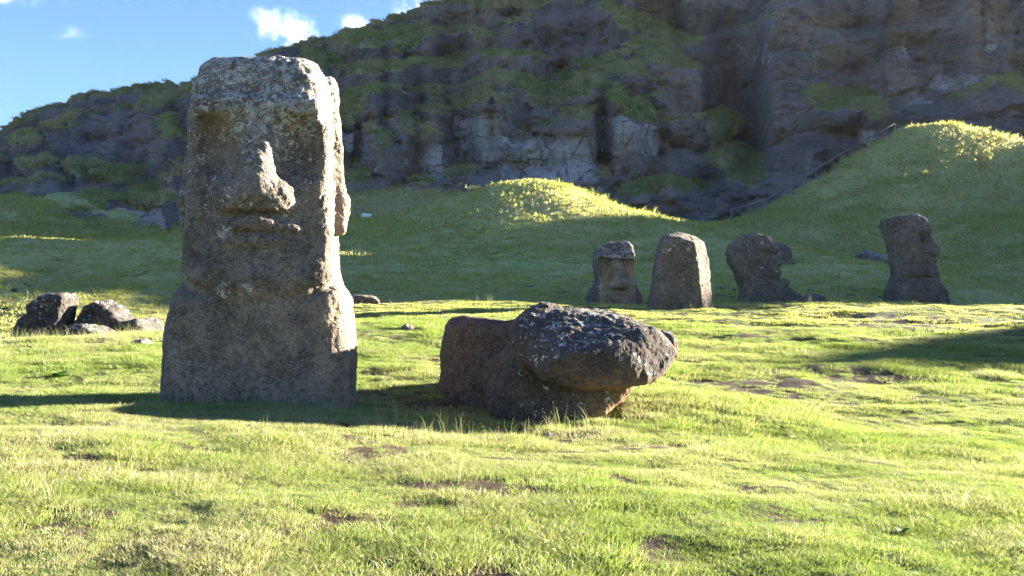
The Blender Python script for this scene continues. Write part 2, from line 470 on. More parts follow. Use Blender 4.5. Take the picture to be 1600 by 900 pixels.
def shade_crest_profile():
    """height of the off-picture crest, seen along the sun, from where its shadow ends on the ground: (px, py, depth, offset)"""
    ca, sa, te = math.cos(SUN_AZ), math.sin(SUN_AZ), math.tan(SUN_EL)
    T = [(-60, -14), (4, -10)]
    for px, py, D, off in [(1560, 590, 14, -.9), (1500, 578, 15, .1), (1330, 562, 16, .45), (1500, 525, 19, .15), (1500, 510, 20.5, -.9), (1560, 492, 24, -.9), (1400, 477, 26.5, .25), (1000, 478, 27, .2), (700, 470, 28, .2), (560, 468, 29, .2),
                           (250, 462, 32, .3), (100, 442, 33.5, .5), (0, 440, 32, .6), (0, 390, 37.5, .8), (0, 372, 40, 1.0), (900, 310, 59, -.9), (1000, 332, 59, -.9), (1045, 350, 57, -.9), (1600, 216, 76, -1.2), (1475, 193, 76, -2.0)]:
        x = (px - 800) / FPX * D; z = CAMZ + (450 - py) / FPX * D
        T.append((-sa * x + ca * D, z + off - te * (ca * x + sa * D)))
    T += [(63.4, 3.5), (64.4, 12.0), (78, 15), (92, 15), (120, -10)]
    return np.array(sorted(T))
SHADE_CREST = shade_crest_profile()
def h_ground(x, y):
    x = np.asarray(x, np.float64).ravel(); y = np.asarray(y, np.float64).ravel()
    h = h_smooth(x, y)
    r = np.sqrt(x * x + y * y)
    # unseen flank added on the right, its crest shaped to shade the mounds
    us = -math.sin(SUN_AZ) * x + math.cos(SUN_AZ) * y; vs = math.cos(SUN_AZ) * x + math.sin(SUN_AZ) * y
    vc = 95 + 50 * sstep(54, 63, us)
    crest = np.interp(us, SHADE_CREST[:, 0], SHADE_CREST[:, 1]) + math.tan(SUN_EL) * vc
    h = h + np.maximum(crest - h, 0) * np.exp(-((vs - vc) / 9) ** 2)
    far = sstep(28, 55, r)
    h += .042 * fbm(x / .55, y / .45, octaves=3, seed=3) * (1 - .3 * far)
    h += .055 * fbm(x / 2.1, y / 1.4, octaves=2, seed=9)
    h += far * .22 * fbm(x / 3.5, y / 2.2, octaves=3, seed=21)
    # small cattle-track steps on the sunlit slope
    mid = sstep(11, 14, r) * (1 - sstep(27, 33, r)) * sstep(-2, 2, x)
    h += mid * .05 * vnoise(x / 1.6 + .3 * y, y / .55, seed=5)
    return h
def gz(x, y): return float(h_ground([x], [y])[0])
def bareness(x, y):
    """0 turf .. 1 bare soil"""
    b = fbm(np.asarray(x) / .65, np.asarray(y) / .5, octaves=4, seed=77)
    c = fbm(np.asarray(x) / 4.5, np.asarray(y) / 3.5, octaves=2, seed=78)
    f = fbm(np.asarray(x) / .22, np.asarray(y) / .17, octaves=2, seed=79)
    soil = np.exp(-((np.asarray(x) + 1.75) / .55) ** 2 - ((np.asarray(y) - 12.0) / .7) ** 2) * .5 + np.exp(-((np.asarray(x) - .9) / .7) ** 2 - ((np.asarray(y) - 9.75) / .25) ** 2) * .35
    return sstep(.22, .50, b + .35 * c + .16 * f + soil)

def build_ground():
    th = np.concatenate([np.linspace(-math.pi, -.72, 46, endpoint=False), np.linspace(-.72, .72, 620, endpoint=False),
                         np.linspace(.72, 1.6, 170, endpoint=False), np.linspace(1.6, math.pi, 30, endpoint=False)])
    r = np.concatenate([np.geomspace(.4, 3, 14, endpoint=False), np.geomspace(3, 34, 330, endpoint=False), np.geomspace(34, 100, 170, endpoint=False), np.geomspace(100, 220, 44, endpoint=False), np.geomspace(220, 4000, 18)])
    R, T = np.meshgrid(r, th, indexing='ij')
    X = (R * np.sin(T)).ravel(); Y = (R * np.cos(T)).ravel()
    Z = h_ground(X, Y)
    rr = R.ravel()
    f = sstep(110, 260, rr)
    Z = Z * (1 - f) + f * (-2.0)
    V = np.stack([X, Y, Z], 1)
    Q = grid_quads(len(r), len(th), wrap=True)
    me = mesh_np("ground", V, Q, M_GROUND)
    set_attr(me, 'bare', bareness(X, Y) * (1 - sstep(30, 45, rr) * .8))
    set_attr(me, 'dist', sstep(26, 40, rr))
    link(bpy.data.objects.new("ground", me), kind='structure', label='grassy hillside with green mounds and patches of bare soil')
build_ground()

# ------------------------------------------------------------------ cliff
def build_cliff():
    sk = np.array([(-1100, 445), (-700, 420), (-300, 310), (0, 214), (60, 191), (100, 172), (200, 143), (290, 128), (380, 105), (480, 72), (560, 52), (600, 42), (700, 14), (760, 0), (900, -50), (1100, -110),
                   (1400, -170), (1700, -230), (2186, -330), (2800, -330), (3572, -330)], float)
    bs = np.array([(-1100, 448), (-700, 440), (-300, 360), (-60, 318), (0, 303), (40, 335), (95, 372), (180, 373), (285, 358), (420, 330), (530, 299), (700, 292), (740, 302), (900, 312), (1000, 322), (1100, 345), (1200, 335),
                   (1300, 300), (1400, 260), (1500, 250), (1600, 255), (1800, 270), (2186, 300), (3572, 350)], float)
    cols = np.concatenate([np.linspace(-1100, -60, 70, endpoint=False), np.linspace(-60, 1660, 960, endpoint=False), np.linspace(1660, 2450, 90)])
    nt = 330
    t = np.linspace(0, 1, nt)
    a = (cols - 800) / FPX
    pt = np.interp(cols, sk[:, 0], sk[:, 1]); pb = np.interp(cols, bs[:, 0], bs[:, 1])
    pt = pt + 3.5 * fbm(cols / 60, cols * 0, octaves=4, seed=4) + 2.0 * vnoise(cols / 7, cols * 0, seed=44)
    pb = pb + 14                                           # starts a little below the ground
    A, T = np.meshgrid(a, t)                               # rows t, cols a
    PX = np.broadcast_to(cols, A.shape)
    PY = pb + (pt - pb) * T
    B = (450 - PY) / FPX
    Dd = np.array([(-1100, 60), (-300, 80), (0, 82), (95, 70), (285, 69), (420, 74), (530, 84), (700, 86), (900, 86), (1100, 88), (1300, 93), (1600, 95), (1800, 93), (2186, 104), (2500, 116)], float)
    Dt = np.array([(-1100, 90), (-300, 100), (0, 110), (285, 118), (530, 124), (760, 130), (1100, 140), (1300, 146), (1600, 150), (2186, 160), (2500, 175)], float)
    D0 = np.interp(cols, Dd[:, 0], Dd[:, 1]); D1 = np.interp(cols, Dt[:, 0], Dt[:, 1])
    # steepness field
    wx = PX + 30 * fbm(PX / 120, PY / 60, octaves=2, seed=60)
    wy = PY + 16 * fbm(PX / 90, PY / 50, octaves=3, seed=61) + .14 * (PX - 700)
    led = fbm(wx / 95, wy / 20, octaves=3, seed=12)
    led2 = fbm(wx / 32, wy / 9, octaves=2, seed=15)
    g = .18 + 4.6 * sstep(.02, .36, led + .40 * led2)
    rightf = sstep(1050, 1250, PX)
    g = g * (1 - .45 * rightf) + .6 * rightf
    grass = sstep(.02, .30, led + .30 * led2 - .34 * rightf + .08 * sstep(.6, 1, T) * (1 - rightf))
    pale = np.zeros_like(g); green = np.zeros_like(g)
    jx = 22 * fbm(PX / 45, PY / 45, octaves=4, seed=31, gain=.6); jy = 15 * fbm(PX / 45, PY / 36, octaves=4, seed=32, gain=.6)
    def ell(cx, cy, rx, ry, rot=0.0, soft=.35):
        dx = PX + jx - cx; dy = PY + jy - cy
        c, s = math.cos(rot), math.sin(rot)
        q = np.sqrt(((dx * c + dy * s) / rx) ** 2 + ((-dx * s + dy * c) / ry) ** 2)
        return 1 - sstep(1 - soft, 1 + soft, q)
    def box(x0, y0, x1, y1, soft=5.0, j=.8):
        dx = np.abs(PX + jx * j - (x0 + x1) / 2) - (x1 - x0) / 2; dy = np.abs(PY + jy * j - (y0 + y1) / 2) - (y1 - y0) / 2
        return 1 - sstep(-soft, soft, np.maximum(dx, dy))
    def paint(m, gv, gr, pa, gn=None):
        nonlocal g, grass, pale, green
        g = g * (1 - m) + gv * m; grass = grass * (1 - m) + gr * m; pale = pale * (1 - m) + pa * m
        if gn is not None: green = green * (1 - m) + gn * m
    lump = np.zeros_like(g); lv = np.zeros_like(g); lid = np.zeros_like(g); best = np.full(g.shape, 9.0)
    for sx, sy, sd in ((105.0, 46.0, 1), (58.0, 27.0, 2)):
        qx = PX + jx * .8; qy = PY + jy * .8 + .10 * (PX - 700)
        cx0 = np.floor(qx / sx); cy0 = np.floor(qy / sy)
        for ox in (-1, 0, 1):
            for oy in (-1, 0, 1):
                ix = (cx0 + ox).astype(np.int64) + 500; iy = (cy0 + oy).astype(np.int64) + 500; zz = np.zeros_like(ix)
                r1, r2, r3, r4 = (_hash(ix, iy, zz, 900 + 10 * sd + k) for k in range(4))
                ccx = (ix - 500 + .15 + .7 * r1) * sx; ccy = (iy - 500 + .15 + .7 * r2) * sy
                rx = sx * (.42 + .38 * r3); ry = sy * (.45 + .40 * r4)
                q = ((qx - ccx) / rx) ** 2 + ((qy - ccy) / ry) ** 2
                hgt = np.sqrt(np.clip(1 - q, 0, 1)) * (.55 + .45 * r3) * (1.0 if sd == 1 else .55)
                m = hgt > lump
                lump = np.where(m, hgt, lump); lv = np.where(m, (ccy - qy) / ry, lv); lid = np.where(m, r1 * 7.13 % 1.0, lid)
    cap = sstep(.10, .55, lv + .35 * led2 - .55 * (lid > .62) + .35 * (lid < .18))
    grass = np.where(lump > .02, grass * .30 + .75 * cap * (1 - .55 * rightf), grass * .55)
    g = np.where(lump > .02, g * .45 + 2.4 * cap, g * .8)
    R = dict(gv=.25, gr=0., pa=0.)
    # dark rough faces
    for e in [(150, 225, 120, 40, -.2), (215, 215, 60, 42, 0), (640, 210, 50, 55, 0), (610, 265, 40, 32, 0), (650, 130, 60, 22, 0), (720, 132, 70, 20, 0), (800, 45, 45, 22, .2), (860, 70, 50, 26, .3), (870, 35, 50, 12, 0),
              (560, 245, 12, 40, 0), (1100, 110, 90, 60, .3), (1150, 175, 90, 60, .3), (1230, 90, 90, 60, .1), (1250, 230, 70, 50, 0), (1350, 80, 130, 60, .1), (1500, 70, 120, 60, .1), (1440, 180, 120, 30, 0), (1050, 205, 22, 70, 0),
              (1060, 260, 40, 45, 0), (960, 290, 40, 16, 0), (1520, 190, 120, 22, 0), (1080, 30, 60, 24, 0)]:
        paint(ell(*e) * .38, **R)
    paint(ell(80, 314, 42, 26), .2, 0, 0)
    # pale quarried faces
    for b, pv in [((517, 203, 572, 238), .85), ((662, 226, 694, 288), .6), ((712, 184, 776, 256), .75), ((776, 216, 830, 284), .55), ((826, 213, 926, 283), .95), ((930, 184, 1028, 246), .65), ((880, 286, 972, 304), .45),
                  ((582, 244, 646, 292), .35), ((180, 324, 266, 364), .75), ((90, 330, 180, 370), .2), ((268, 320, 300, 362), .2), ((1136, 66, 1206, 108), .42), ((1393, 62, 1411, 98), .5), ((1525, 55, 1548, 102), .42), ((1333, 204, 1366, 224), .85),
                  ((1416, 144, 1448, 166), .8), ((1454, 118, 1520, 146), .5), ((1270, 88, 1340, 106), .35), ((78, 206, 104, 214), .7), ((140, 193, 168, 200), .6), ((860, 124, 890, 150), .2)]:
        paint(box(*b), .06, 0, pv)
    # overhang and the carved niches below the big block
    paint(box(948, 248, 1026, 280), .04, 0, .12)
    # grass ledges and slopes
    for e, gn in [((600, 66, 72, 15, -.25), .35), ((515, 100, 28, 12, 0), .5), ((545, 180, 34, 22, 0), .8), ((586, 155, 32, 13, 0), .7), ((710, 97, 42, 9, -.2), .3), ((724, 163, 54, 9, 0), .2), ((662, 214, 34, 11, 0), .2), ((784, 106, 24, 7, 0), .0),
                  ((860, 143, 74, 15, .1), .95), ((985, 172, 50, 16, .45), .9), ((800, 12, 70, 10, -.1), .1), ((735, 62, 36, 6, 0), .2), ((600, 228, 10, 12, 0), .5), ((562, 275, 12, 22, 0), .7),
                  ((990, 40, 60, 16, .2), .5), ((1030, 90, 60, 18, .3), .5), ((960, 110, 50, 12, .2), .4), ((1120, 210, 36, 26, .2), .5), ((1150, 262, 44, 36, .1), .35), ((1025, 304, 66, 12, 0), .8),
                  ((1312, 160, 68, 18, .05), .55), ((1345, 186, 36, 12, .3), .3), ((1512, 147, 38, 7, -.25), .3), ((170, 275, 64, 13, .1), .45), ((276, 205, 13, 24, 0), .8), ((236, 310, 50, 12, -.1), .35), ((130, 335, 60, 10, -.55), .6),
                  ((70, 290, 34, 6, .1), .3), ((55, 225, 28, 14, 0), .3), ((250, 292, 30, 8, -.3), .5), ((1580, 140, 30, 16, 0), .5), ((1060, 62, 40, 12, 0), .4)]:
        paint(ell(*e), 4.2, 1.0, 0., gn)
    # grass fringe along the skyline
    fr = (1 - sstep(3, 12, PY - pt)) * sstep(-200, 0, PX) * (1 - sstep(900, 1100, PX))
    paint(fr * .8, 4.0, .9, 0., .15)
    # depth by integration upwards
    db = np.diff(B, axis=0, prepend=B[:1])
    lnD = np.cumsum(g * db, axis=0)
    lnD += T ** 1.0 * (np.log(D1 / D0) - lnD[-1])
    D = D0 * np.exp(lnD)
    # smooth a touch
    for _ in range(14):
        D[:, 1:-1] = (D[:, 1:-1] * 2 + D[:, :-2] + D[:, 2:]) / 4
    for _ in range(2):
        D[1:-1, 1:-1] = (D[1:-1, 1:-1] * 2 + D[:-2, 1:-1] + D[2:, 1:-1] + D[1:-1, :-2] + D[1:-1, 2:]) / 6
    X = A * D; Y = D; Z = CAMZ + B * D
    # rock relief in real space
    rough = (1 - grass * .75) * (1 - pale * .55)
    rl = fbm(X / 5.0, Y / 5.0, Z / 3.2, octaves=5, seed=90, gain=.55)
    rg = 1 - np.abs(fbm(X / 2.2 + 5, Y / 2.2, Z / 1.1, octaves=3, seed=95))
    disp = rough * (1.5 * rl + .9 * (rg - .8) + .55 * fbm(X / 1.1, Y / 1.1, Z / .8, octaves=3, seed=96)) + grass * .35 * fbm(X / 1.2, Y / 1.2, Z / 1.0, octaves=3, seed=98)
    bil = np.abs(fbm(X / 7.0 + 3, Y / 9.0, Z / 3.4, octaves=4, seed=201, gain=.5)); bil2 = np.abs(fbm(X / 2.6, Y / 3.0, Z / 1.5, octaves=3, seed=205))
    disp += rough * .55 * (1 - 2 * np.abs(fbm(X / 9, Y / 9, Z / .9, octaves=3, seed=301))) * (.4 + .6 * rightf)
    disp += 4.2 * lump * (1 - .7 * pale) - .6
    disp += (1 - pale * .55) * (1.0 * bil + .8 * bil2 - .3)
    disp *= np.minimum(1, np.interp(PX, [-400, -100, 1700, 2200], [.6, 1, 1, 1.6]))
    Y = Y - disp * .9; Z = Z + disp * .25 * grass
    # back of the hill
    back = np.linspace(0, 1, 16)[1:, None]
    Xb = X[-1] * (1 + back * 1.3); Yb = Y[-1] * (1 + back * 1.3); Zb = Z[-1] + (Z[-1] * .10) * np.sin(back * 2.2) * 0 - Z[-1] * .9 * back ** 1.5 - back * 1.5
    V = np.stack([np.concatenate([X, Xb]), np.concatenate([Y, Yb]), np.concatenate([Z, Zb])], -1).reshape(-1, 3)
    nr = nt + 15
    Q = grid_quads(nr, len(cols))
    me = mesh_np("cliff", V, Q, M_CLIFF)
    N = vnormals(V, Q).reshape(nr, len(cols), 3)[:nt]
    if N[nt // 2, :, 1].mean() > 0: N = -N
    up = N[..., 2]
    up = (up + np.roll(up, 1, 1) + np.roll(up, -1, 1)) / 3
    grass = np.clip(grass + sstep(.6, .9, up) * .12 - .25 * sstep(.35, .0, up), 0, 1) * (1 - .9 * pale)
    def ext(m, v): return np.concatenate([m, np.full((15, len(cols)), v)]).ravel()
    set_attr(me, 'grass', ext(grass, 1)); set_attr(me, 'pale', ext(pale, 0)); set_attr(me, 'green', ext(green, .2))
    link(bpy.data.objects.new("cliff", me), kind='structure', label='dark volcanic cliff with grassy ledges and pale quarried faces')
    ok = (grass > .60) & (PX > -40) & (PX < 1640) & (T > .03)
    return V[:nt * len(cols)].reshape(nt, len(cols), 3), grass, green, ok
CLIFF_V, CLIFF_G, CLIFF_GREEN, CLIFF_OK = build_cliff()

# ------------------------------------------------------------------ carving tools: signed distance fields on a grid
def smin(a, b, k):
    h = np.clip(.5 + .5 * (b - a) / k, 0, 1)
    return b + (a - b) * h - k * h * (1 - h)
def smax(a, b, k): return -smin(-a, -b, k)

class Field:
    def __init__(s, lo, hi, h):
        s.h = h; s.lo = np.array(lo, float)
        ax = [np.arange(lo[i], hi[i] + h, h, dtype=np.float32) for i in range(3)]
        s.x = ax[0][:, None, None]; s.y = ax[1][None, :, None]; s.z = ax[2][None, None, :]
    def poly(s, pts, plane):
        """2-D polygon distance, extruded: plane 'xz' or 'yz'"""
        pts = np.array(pts, np.float32)
        u = (s.x if plane == 'xz' else s.y).ravel()[:, None]; v = s.z.ravel()[None, :]
        d = np.full((u.shape[0], v.shape[1]), 1e9, np.float32); inside = np.zeros(d.shape, bool)
        for i in range(len(pts)):
            a, b = pts[i - 1], pts[i]
            e = b - a
            t = np.clip(((u - a[0]) * e[0] + (v - a[1]) * e[1]) / (e @ e + 1e-12), 0, 1)
            d = np.minimum(d, (u - a[0] - e[0] * t) ** 2 + (v - a[1] - e[1] * t) ** 2)
            if a[1] != b[1]:
                c = ((a[1] > v) != (b[1] > v)) & (u < (b[0] - a[0]) * (v - a[1]) / (b[1] - a[1]) + a[0])
                inside ^= c
        d = np.sqrt(d) * np.where(inside, -1, 1)
        return d[:, None, :] if plane == 'xz' else d[None, :, :]
    def ell(s, c, r, rx=0.0):
        y = s.y - c[1]; z = s.z - c[2]
        if rx:
            y, z = y * math.cos(rx) + z * math.sin(rx), -y * math.sin(rx) + z * math.cos(rx)
        q = np.sqrt(((s.x - c[0]) / r[0]) ** 2 + (y / r[1]) ** 2 + (z / r[2]) ** 2)
        return (q - 1) * min(r)
    def box(s, c, b, r):
        qx = np.abs(s.x - c[0]) - b[0] + r; qy = np.abs(s.y - c[1]) - b[1] + r; qz = np.abs(s.z - c[2]) - b[2] + r
        return np.sqrt(np.maximum(qx, 0) ** 2 + np.maximum(qy, 0) ** 2 + np.maximum(qz, 0) ** 2) + np.minimum(np.maximum(qx, np.maximum(qy, qz)), 0) - r
    def cone(s, a, b, ra, rb):
        a = np.array(a, np.float32); b = np.array(b, np.float32); e = b - a
        t = np.clip(((s.x - a[0]) * e[0] + (s.y - a[1]) * e[1] + (s.z - a[2]) * e[2]) / (e @ e), 0, 1)
        return np.sqrt((s.x - a[0] - e[0] * t) ** 2 + (s.y - a[1] - e[1] * t) ** 2 + (s.z - a[2] - e[2] * t) ** 2) - (ra + (rb - ra) * t)
    def plane(s, n, d):
        n = np.array(n, float); n /= np.linalg.norm(n)
        return n[0] * s.x + n[1] * s.y + n[2] * s.z - d
    def mesh(s, f):
        """surface nets"""
        f = np.ascontiguousarray(np.broadcast_to(f, (s.x.size, s.y.size, s.z.size)), np.float32)
        f[0] = f[-1] = .5; f[:, 0] = f[:, -1] = .5; f[:, :, 0] = f[:, :, -1] = .5
        sg = f < 0
        nx, ny, nz = f.shape
        cnt = np.zeros((nx - 1, ny - 1, nz - 1), np.int8)
        for i in (0, 1):
            for j in (0, 1):
                for k in (0, 1): cnt += sg[i:nx - 1 + i, j:ny - 1 + j, k:nz - 1 + k]
        act = (cnt > 0) & (cnt < 8)
        idx = np.argwhere(act)
        vid = np.full(act.shape, -1, np.int32); vid[act] = np.arange(len(idx))
        acc = np.zeros((len(idx), 3)); num = np.zeros(len(idx))
        cs = [(i, j, k) for i in (0, 1) for j in (0, 1) for k in (0, 1)]
        val = {c: f[idx[:, 0] + c[0], idx[:, 1] + c[1], idx[:, 2] + c[2]] for c in cs}
        for c in cs:
            for ax in range(3):
                if c[ax] == 0:
                    c2 = list(c); c2[ax] = 1; c2 = tuple(c2)
                    a, b = val[c], val[c2]
                    m = (a < 0) != (b < 0)
                    t = np.where(m, a / np.where(m, a - b, 1), 0)
                    p = np.array(c, float)[None] + np.eye(3)[ax][None] * t[:, None]
                    acc[m] += p[m]; num[m] += 1
        V = s.lo + s.h * (idx + acc / num[:, None])
        Qs = []
        for ax in range(3):
            o1, o2 = (ax + 1) % 3, (ax + 2) % 3
            sl0 = [slice(1, -1)] * 3; sl1 = [slice(1, -1)] * 3
            sl0[ax] = slice(0, f.shape[ax] - 1); sl1[ax] = slice(1, f.shape[ax])
            s0, s1 = sg[tuple(sl0)], sg[tuple(sl1)]
            e = np.argwhere(s0 != s1)
            if not len(e): continue
            flip = ~s0[e[:, 0], e[:, 1], e[:, 2]]
            base = e.copy(); base[:, o1] += 1; base[:, o2] += 1
            q = []
            for d1, d2 in ((-1, -1), (0, -1), (0, 0), (-1, 0)):
                c = base.copy(); c[:, o1] += d1; c[:, o2] += d2
                q.append(vid[c[:, 0], c[:, 1], c[:, 2]])
            q = np.stack(q, 1)
            q[flip] = q[flip][:, ::-1]
            Qs.append(q)
        return V, np.concatenate(Qs)

def chip(F, d, n, seed, lo, hi):
    """break flat facets off a stone"""
    r = np.random.default_rng(seed)
    P = F.mesh(np.array(np.broadcast_to(d, (F.x.size, F.y.size, F.z.size))))[0]
    for _ in range(n):
        v = r.normal(0, 1, 3); v[1] = -abs(v[1]); v /= np.linalg.norm(v)
        cut = (P @ v).max() - r.uniform(lo, hi)
        d = smax(d, F.plane(v, cut), .025)
    return d

def weather(V, Q, amp, scale, seed, pits=0.0, stretch=1.0):
    N = vnormals(V, Q)
    x, y, z = (V[:, i] / scale for i in range(3))
    z = z / stretch
    d = fbm(x, y, z, octaves=4, seed=seed, gain=.55) * amp
    d = d + .35 * amp * (1 - 2 * np.abs(fbm(x * 2.7, y * 2.7, z * 2.7, octaves=3, seed=seed + 50)))
    if pits:
        c = vnoise(x * 5, y * 5, z * 4, seed=seed + 99)
        d = d - pits * sstep(.45, .8, c)
    return V + N * d[:, None]

def rock_object(name, V, Q, mat, loc, lichen, warm, label=None, cat=None, group=None, parts=None):
    """one stone; parts = [(part name, parent part, vertex mask), ...] splits the same surface into named meshes"""
    N = vnormals(V, Q)
    if parts is None:
        me = mesh_np(name, V, Q, mat)
        set_attr(me, 'lichen', lichen); set_attr(me, 'warm', warm)
        o = bpy.data.objects.new(name, me); o.location = loc
        return link(o, None, label, cat, group)
    root = bpy.data.objects.new(name, None); root.location = loc; root.empty_display_size = .3
    link(root, None, label, cat, group)
    fmask = [m[Q].mean(1) > .5 for _, _, m in parts]
    taken = np.zeros(len(Q), bool); made = {}
    sel = {}
    for (pn, par, m), fm in zip(reversed(parts), reversed(fmask)):
        sel[pn] = fm & ~taken; taken |= fm
    for pn, par, m in parts:
        q = Q[sel[pn]]
        if not len(q): continue
        # keep things such as both ears separate
        used, inv = np.unique(q, return_inverse=True)
        groups = [np.arange(len(q))]
        if pn == 'ear':
            xs = V[q].mean(1)[:, 0]
            groups = [np.where(xs < 0)[0], np.where(xs >= 0)[0]]
        for gi in groups:
            qq = q[gi]
            if not len(qq): continue
            used, inv = np.unique(qq, return_inverse=True)
            me = mesh_np(pn, V[used], inv.reshape(qq.shape), mat)
            set_attr(me, 'lichen', lichen[used]); set_attr(me, 'warm', warm[used])
            me.normals_split_custom_set_from_vertices(N[used])
            o = bpy.data.objects.new(pn, me)
            link(o, made.get(par, root))
            made.setdefault(pn, o)
    return root

# ------------------------------------------------------------------ the great standing statue
def build_main():
    F = Field((-1.36, -1.12, -.45), (1.36, 1.0, 4.5), .0185)
    front = [(-1.10, -.5), (-1.11, .3), (-1.09, 1.0), (-1.06, 1.25), (-1.01, 1.46), (-.93, 1.64), (-.86, 1.82), (-.83, 2.05), (-.82, 2.6), (-.80, 3.3), (-.75, 3.8), (-.69, 4.12), (-.57, 4.26), (0, 4.33), (.46, 4.31), (.60, 4.20), (.72, 3.9),
             (.78, 3.4), (.81, 2.6), (.81, 2.05), (.84, 1.84), (.90, 1.66), (.97, 1.46), (1.01, 1.22), (1.03, 1.0), (1.04, .3), (1.04, -.5)]
    side = [(-.63, -.5), (-.62, .5), (-.59, 1.05), (-.575, 1.4), (-.60, 1.7), (-.59, 2.2), (-.55, 2.45), (-.52, 2.8), (-.51, 3.2), (-.54, 3.52), (-.47, 3.9), (-.38, 4.18), (-.2, 4.33), (.35, 4.33), (.52, 4.18), (.58, 3.8),
            (.60, 2.5), (.64, 1.6), (.72, 1.0), (.74, -.5)]
    d = smax(F.poly(front, 'xz'), F.poly(side, 'yz'), .30)
    # jaw line: a groove that dips below the chin and climbs towards the ears
    jaw = [(-.95, -.25, 1.78), (-.80, -.50, 1.68), (-.46, -.66, 1.55), (0, -.685, 1.50), (.46, -.66, 1.54), (.78, -.50, 1.66), (.93, -.25, 1.78)]
    g = None
    for p, q in zip(jaw[:-1], jaw[1:]):
        c = F.cone(p, q, .075, .075)
        g = c if g is None else np.minimum(g, c)
    d = smax(d, -g, .09)
    d = smin(d, F.ell((0, -.44, 1.76), (.62, .22, .22)), .12)                              # chin
    for sx in (-1, 1):
        d = smax(d, -F.ell((sx * .48, -.625, 3.14), (.27, .30, .38)), .07)                  # eye socket under the brow
        d = smax(d, -F.ell((sx * .58, -.70, 2.40), (.17, .19, .44)), .12)                  # cheek hollow
        d = smax(d, -F.cone((sx * .80, -.19, 4.05), (sx * .90, -.19, 2.40), .05, .085), .04)  # groove before the ear
        ear = smin(F.cone((sx * .715, .04, 3.96), (sx * .83, .0, 2.62), .10, .13), F.box((sx * .85, .0, 2.50), (.085, .16, .22), .06), .14)
        d = smin(d, ear, .06)
        d = smax(d, -F.cone((sx * .82, .03, 3.7), (sx * .93, .02, 2.6), .012, .04), .05)
        d = smin(d, F.box((sx * .93 - .03, .1, .6), (.11, .26, 1.0), .11), .14)            # arms held to the sides
        d = smax(d, -F.cone((sx * 1.06 - .03, -.22, 1.3), (sx * 1.08 - .03, -.22, -.3), .03, .05), .06)
    d = smin(d, F.box((0, -.50, 3.62), (.68, .09, .10), .07), .09)                         # brow
    # long nose, widening to the nostrils
    d = smin(d, F.cone((.01, -.44, 3.62), (-.01, -.58, 2.74), .12, .22), .10)
    d = smin(d, F.ell((-.01, -.60, 2.66), (.22, .17, .19)), .11)
    d = smin(d, F.ell((-.26, -.55, 2.65), (.18, .18, .17)), .10)
    d = smin(d, F.ell((.23, -.55, 2.65), (.19, .18, .17)), .10)
    d = smax(d, -F.cone((.08, -.86, 2.62), (.08, -.74, 2.46), .012, .028), .03)
    # wide, down-turned lips
    d = smax(d, -F.box((.02, -.68, 2.455), (.46, .09, .03), .03), .05)
    for sx in (-1, 1):
        d = smin(d, F.cone((.02, -.615, 2.385), (.02 + sx * .45, -.53, 2.31), .085, .055), .04)
        d = smin(d, F.cone((.02, -.60, 2.185), (.02 + sx * .38, -.53, 2.15), .07, .045), .05)
        d = smax(d, -F.cone((.02, -.69, 2.285), (.02 + sx * .46, -.63, 2.235), .035, .03), .03)
    # faint carved hands and neck marks
    d = smax(d, -F.cone((.08, -.66, 1.02), (.02, -.72, .62), .02, .04), .06)
    d = smax(d, -F.cone((.08, -.66, 1.02), (.18, -.73, .62), .02, .03), .06)
    # weathered hollows on the right shoulder
    for p, r in (((.98, -.30, 1.02), .055), ((.88, -.42, .88), .05), ((1.08, -.12, .86), .06), ((-.62, -.60, 2.02), .07), ((-.5, -.66, 1.78), .04)):
        d = smax(d, -F.ell(p, (r, r, r * 1.5)), .03)
    V, Q = F.mesh(d)
    V[:, 0] *= 1 + .045 * sstep(1.5, 2.0, V[:, 2]); V[:, 2] += .17 * sstep(1.8, 4.3, V[:, 2])
    V = weather(V, Q, .032, .46, 5, pits=.008, stretch=1.6)
    V = weather(V, Q, .013, .17, 6, pits=.008, stretch=1.8)
    V = weather(V, Q, .012, .075, 8, pits=.014)
    x, y, z = V.T
    N = vnormals(V, Q)
    li = sstep(3.0, 4.0, z + .35 * fbm(x * 2, y * 2, z * 1.3, octaves=3, seed=70) + .5 * sstep(-.25, .25, .35 - np.abs(x - .1)) * .6) * .95
    li = np.maximum(li, .55 * sstep(.5, .9, N[:, 2]) * (z > 2))
    li = np.maximum(li, .22 * sstep(2.3, 2.6, z))
    for p in ((-.35, 2.29), (-.36, 1.62), (-.12, 1.63)):
        li = np.maximum(li, .95 * (np.hypot(x - p[0], z - p[1]) < .09) * (y < -.3))
    warm = .35 * sstep(.45, 1.0, x) + .45 * sstep(.15, .4, .5 - np.abs(z - 1.25)) * (y < -.2) * sstep(-.4, .5, x) + .4 * sstep(.0, .25, .3 - np.hypot(x + .35, (z - 3.35) * .7))
    head = z > 1.52 + .06 * np.abs(x) ** 2 * 3 - .02
    nose = (np.hypot((x + .01) / (.30 + .14 * sstep(3.0, 2.6, z)), 0) < 1) & (z > 2.44) & (z < 3.4) & (y < -.52 - .02) & (np.abs(x) < .16 + .28 * (1 - sstep(2.5, 3.2, z)))
    ear = (np.abs(x) > .765) & (y > -.17) & (y < .22) & (z > 2.2) & (z < 4.15)
    lips = (z > 2.20) & (z < 2.48) & (np.abs(x - .02) < .42) & (y < -.5)
    X0, Y0 = -3.0, 10.78
    c9, s9 = math.cos(math.radians(6)), math.sin(math.radians(6))      # turned a little towards the viewer
    V = np.stack([V[:, 0] * c9 - V[:, 1] * s9, V[:, 0] * s9 + V[:, 1] * c9, V[:, 2]], 1)
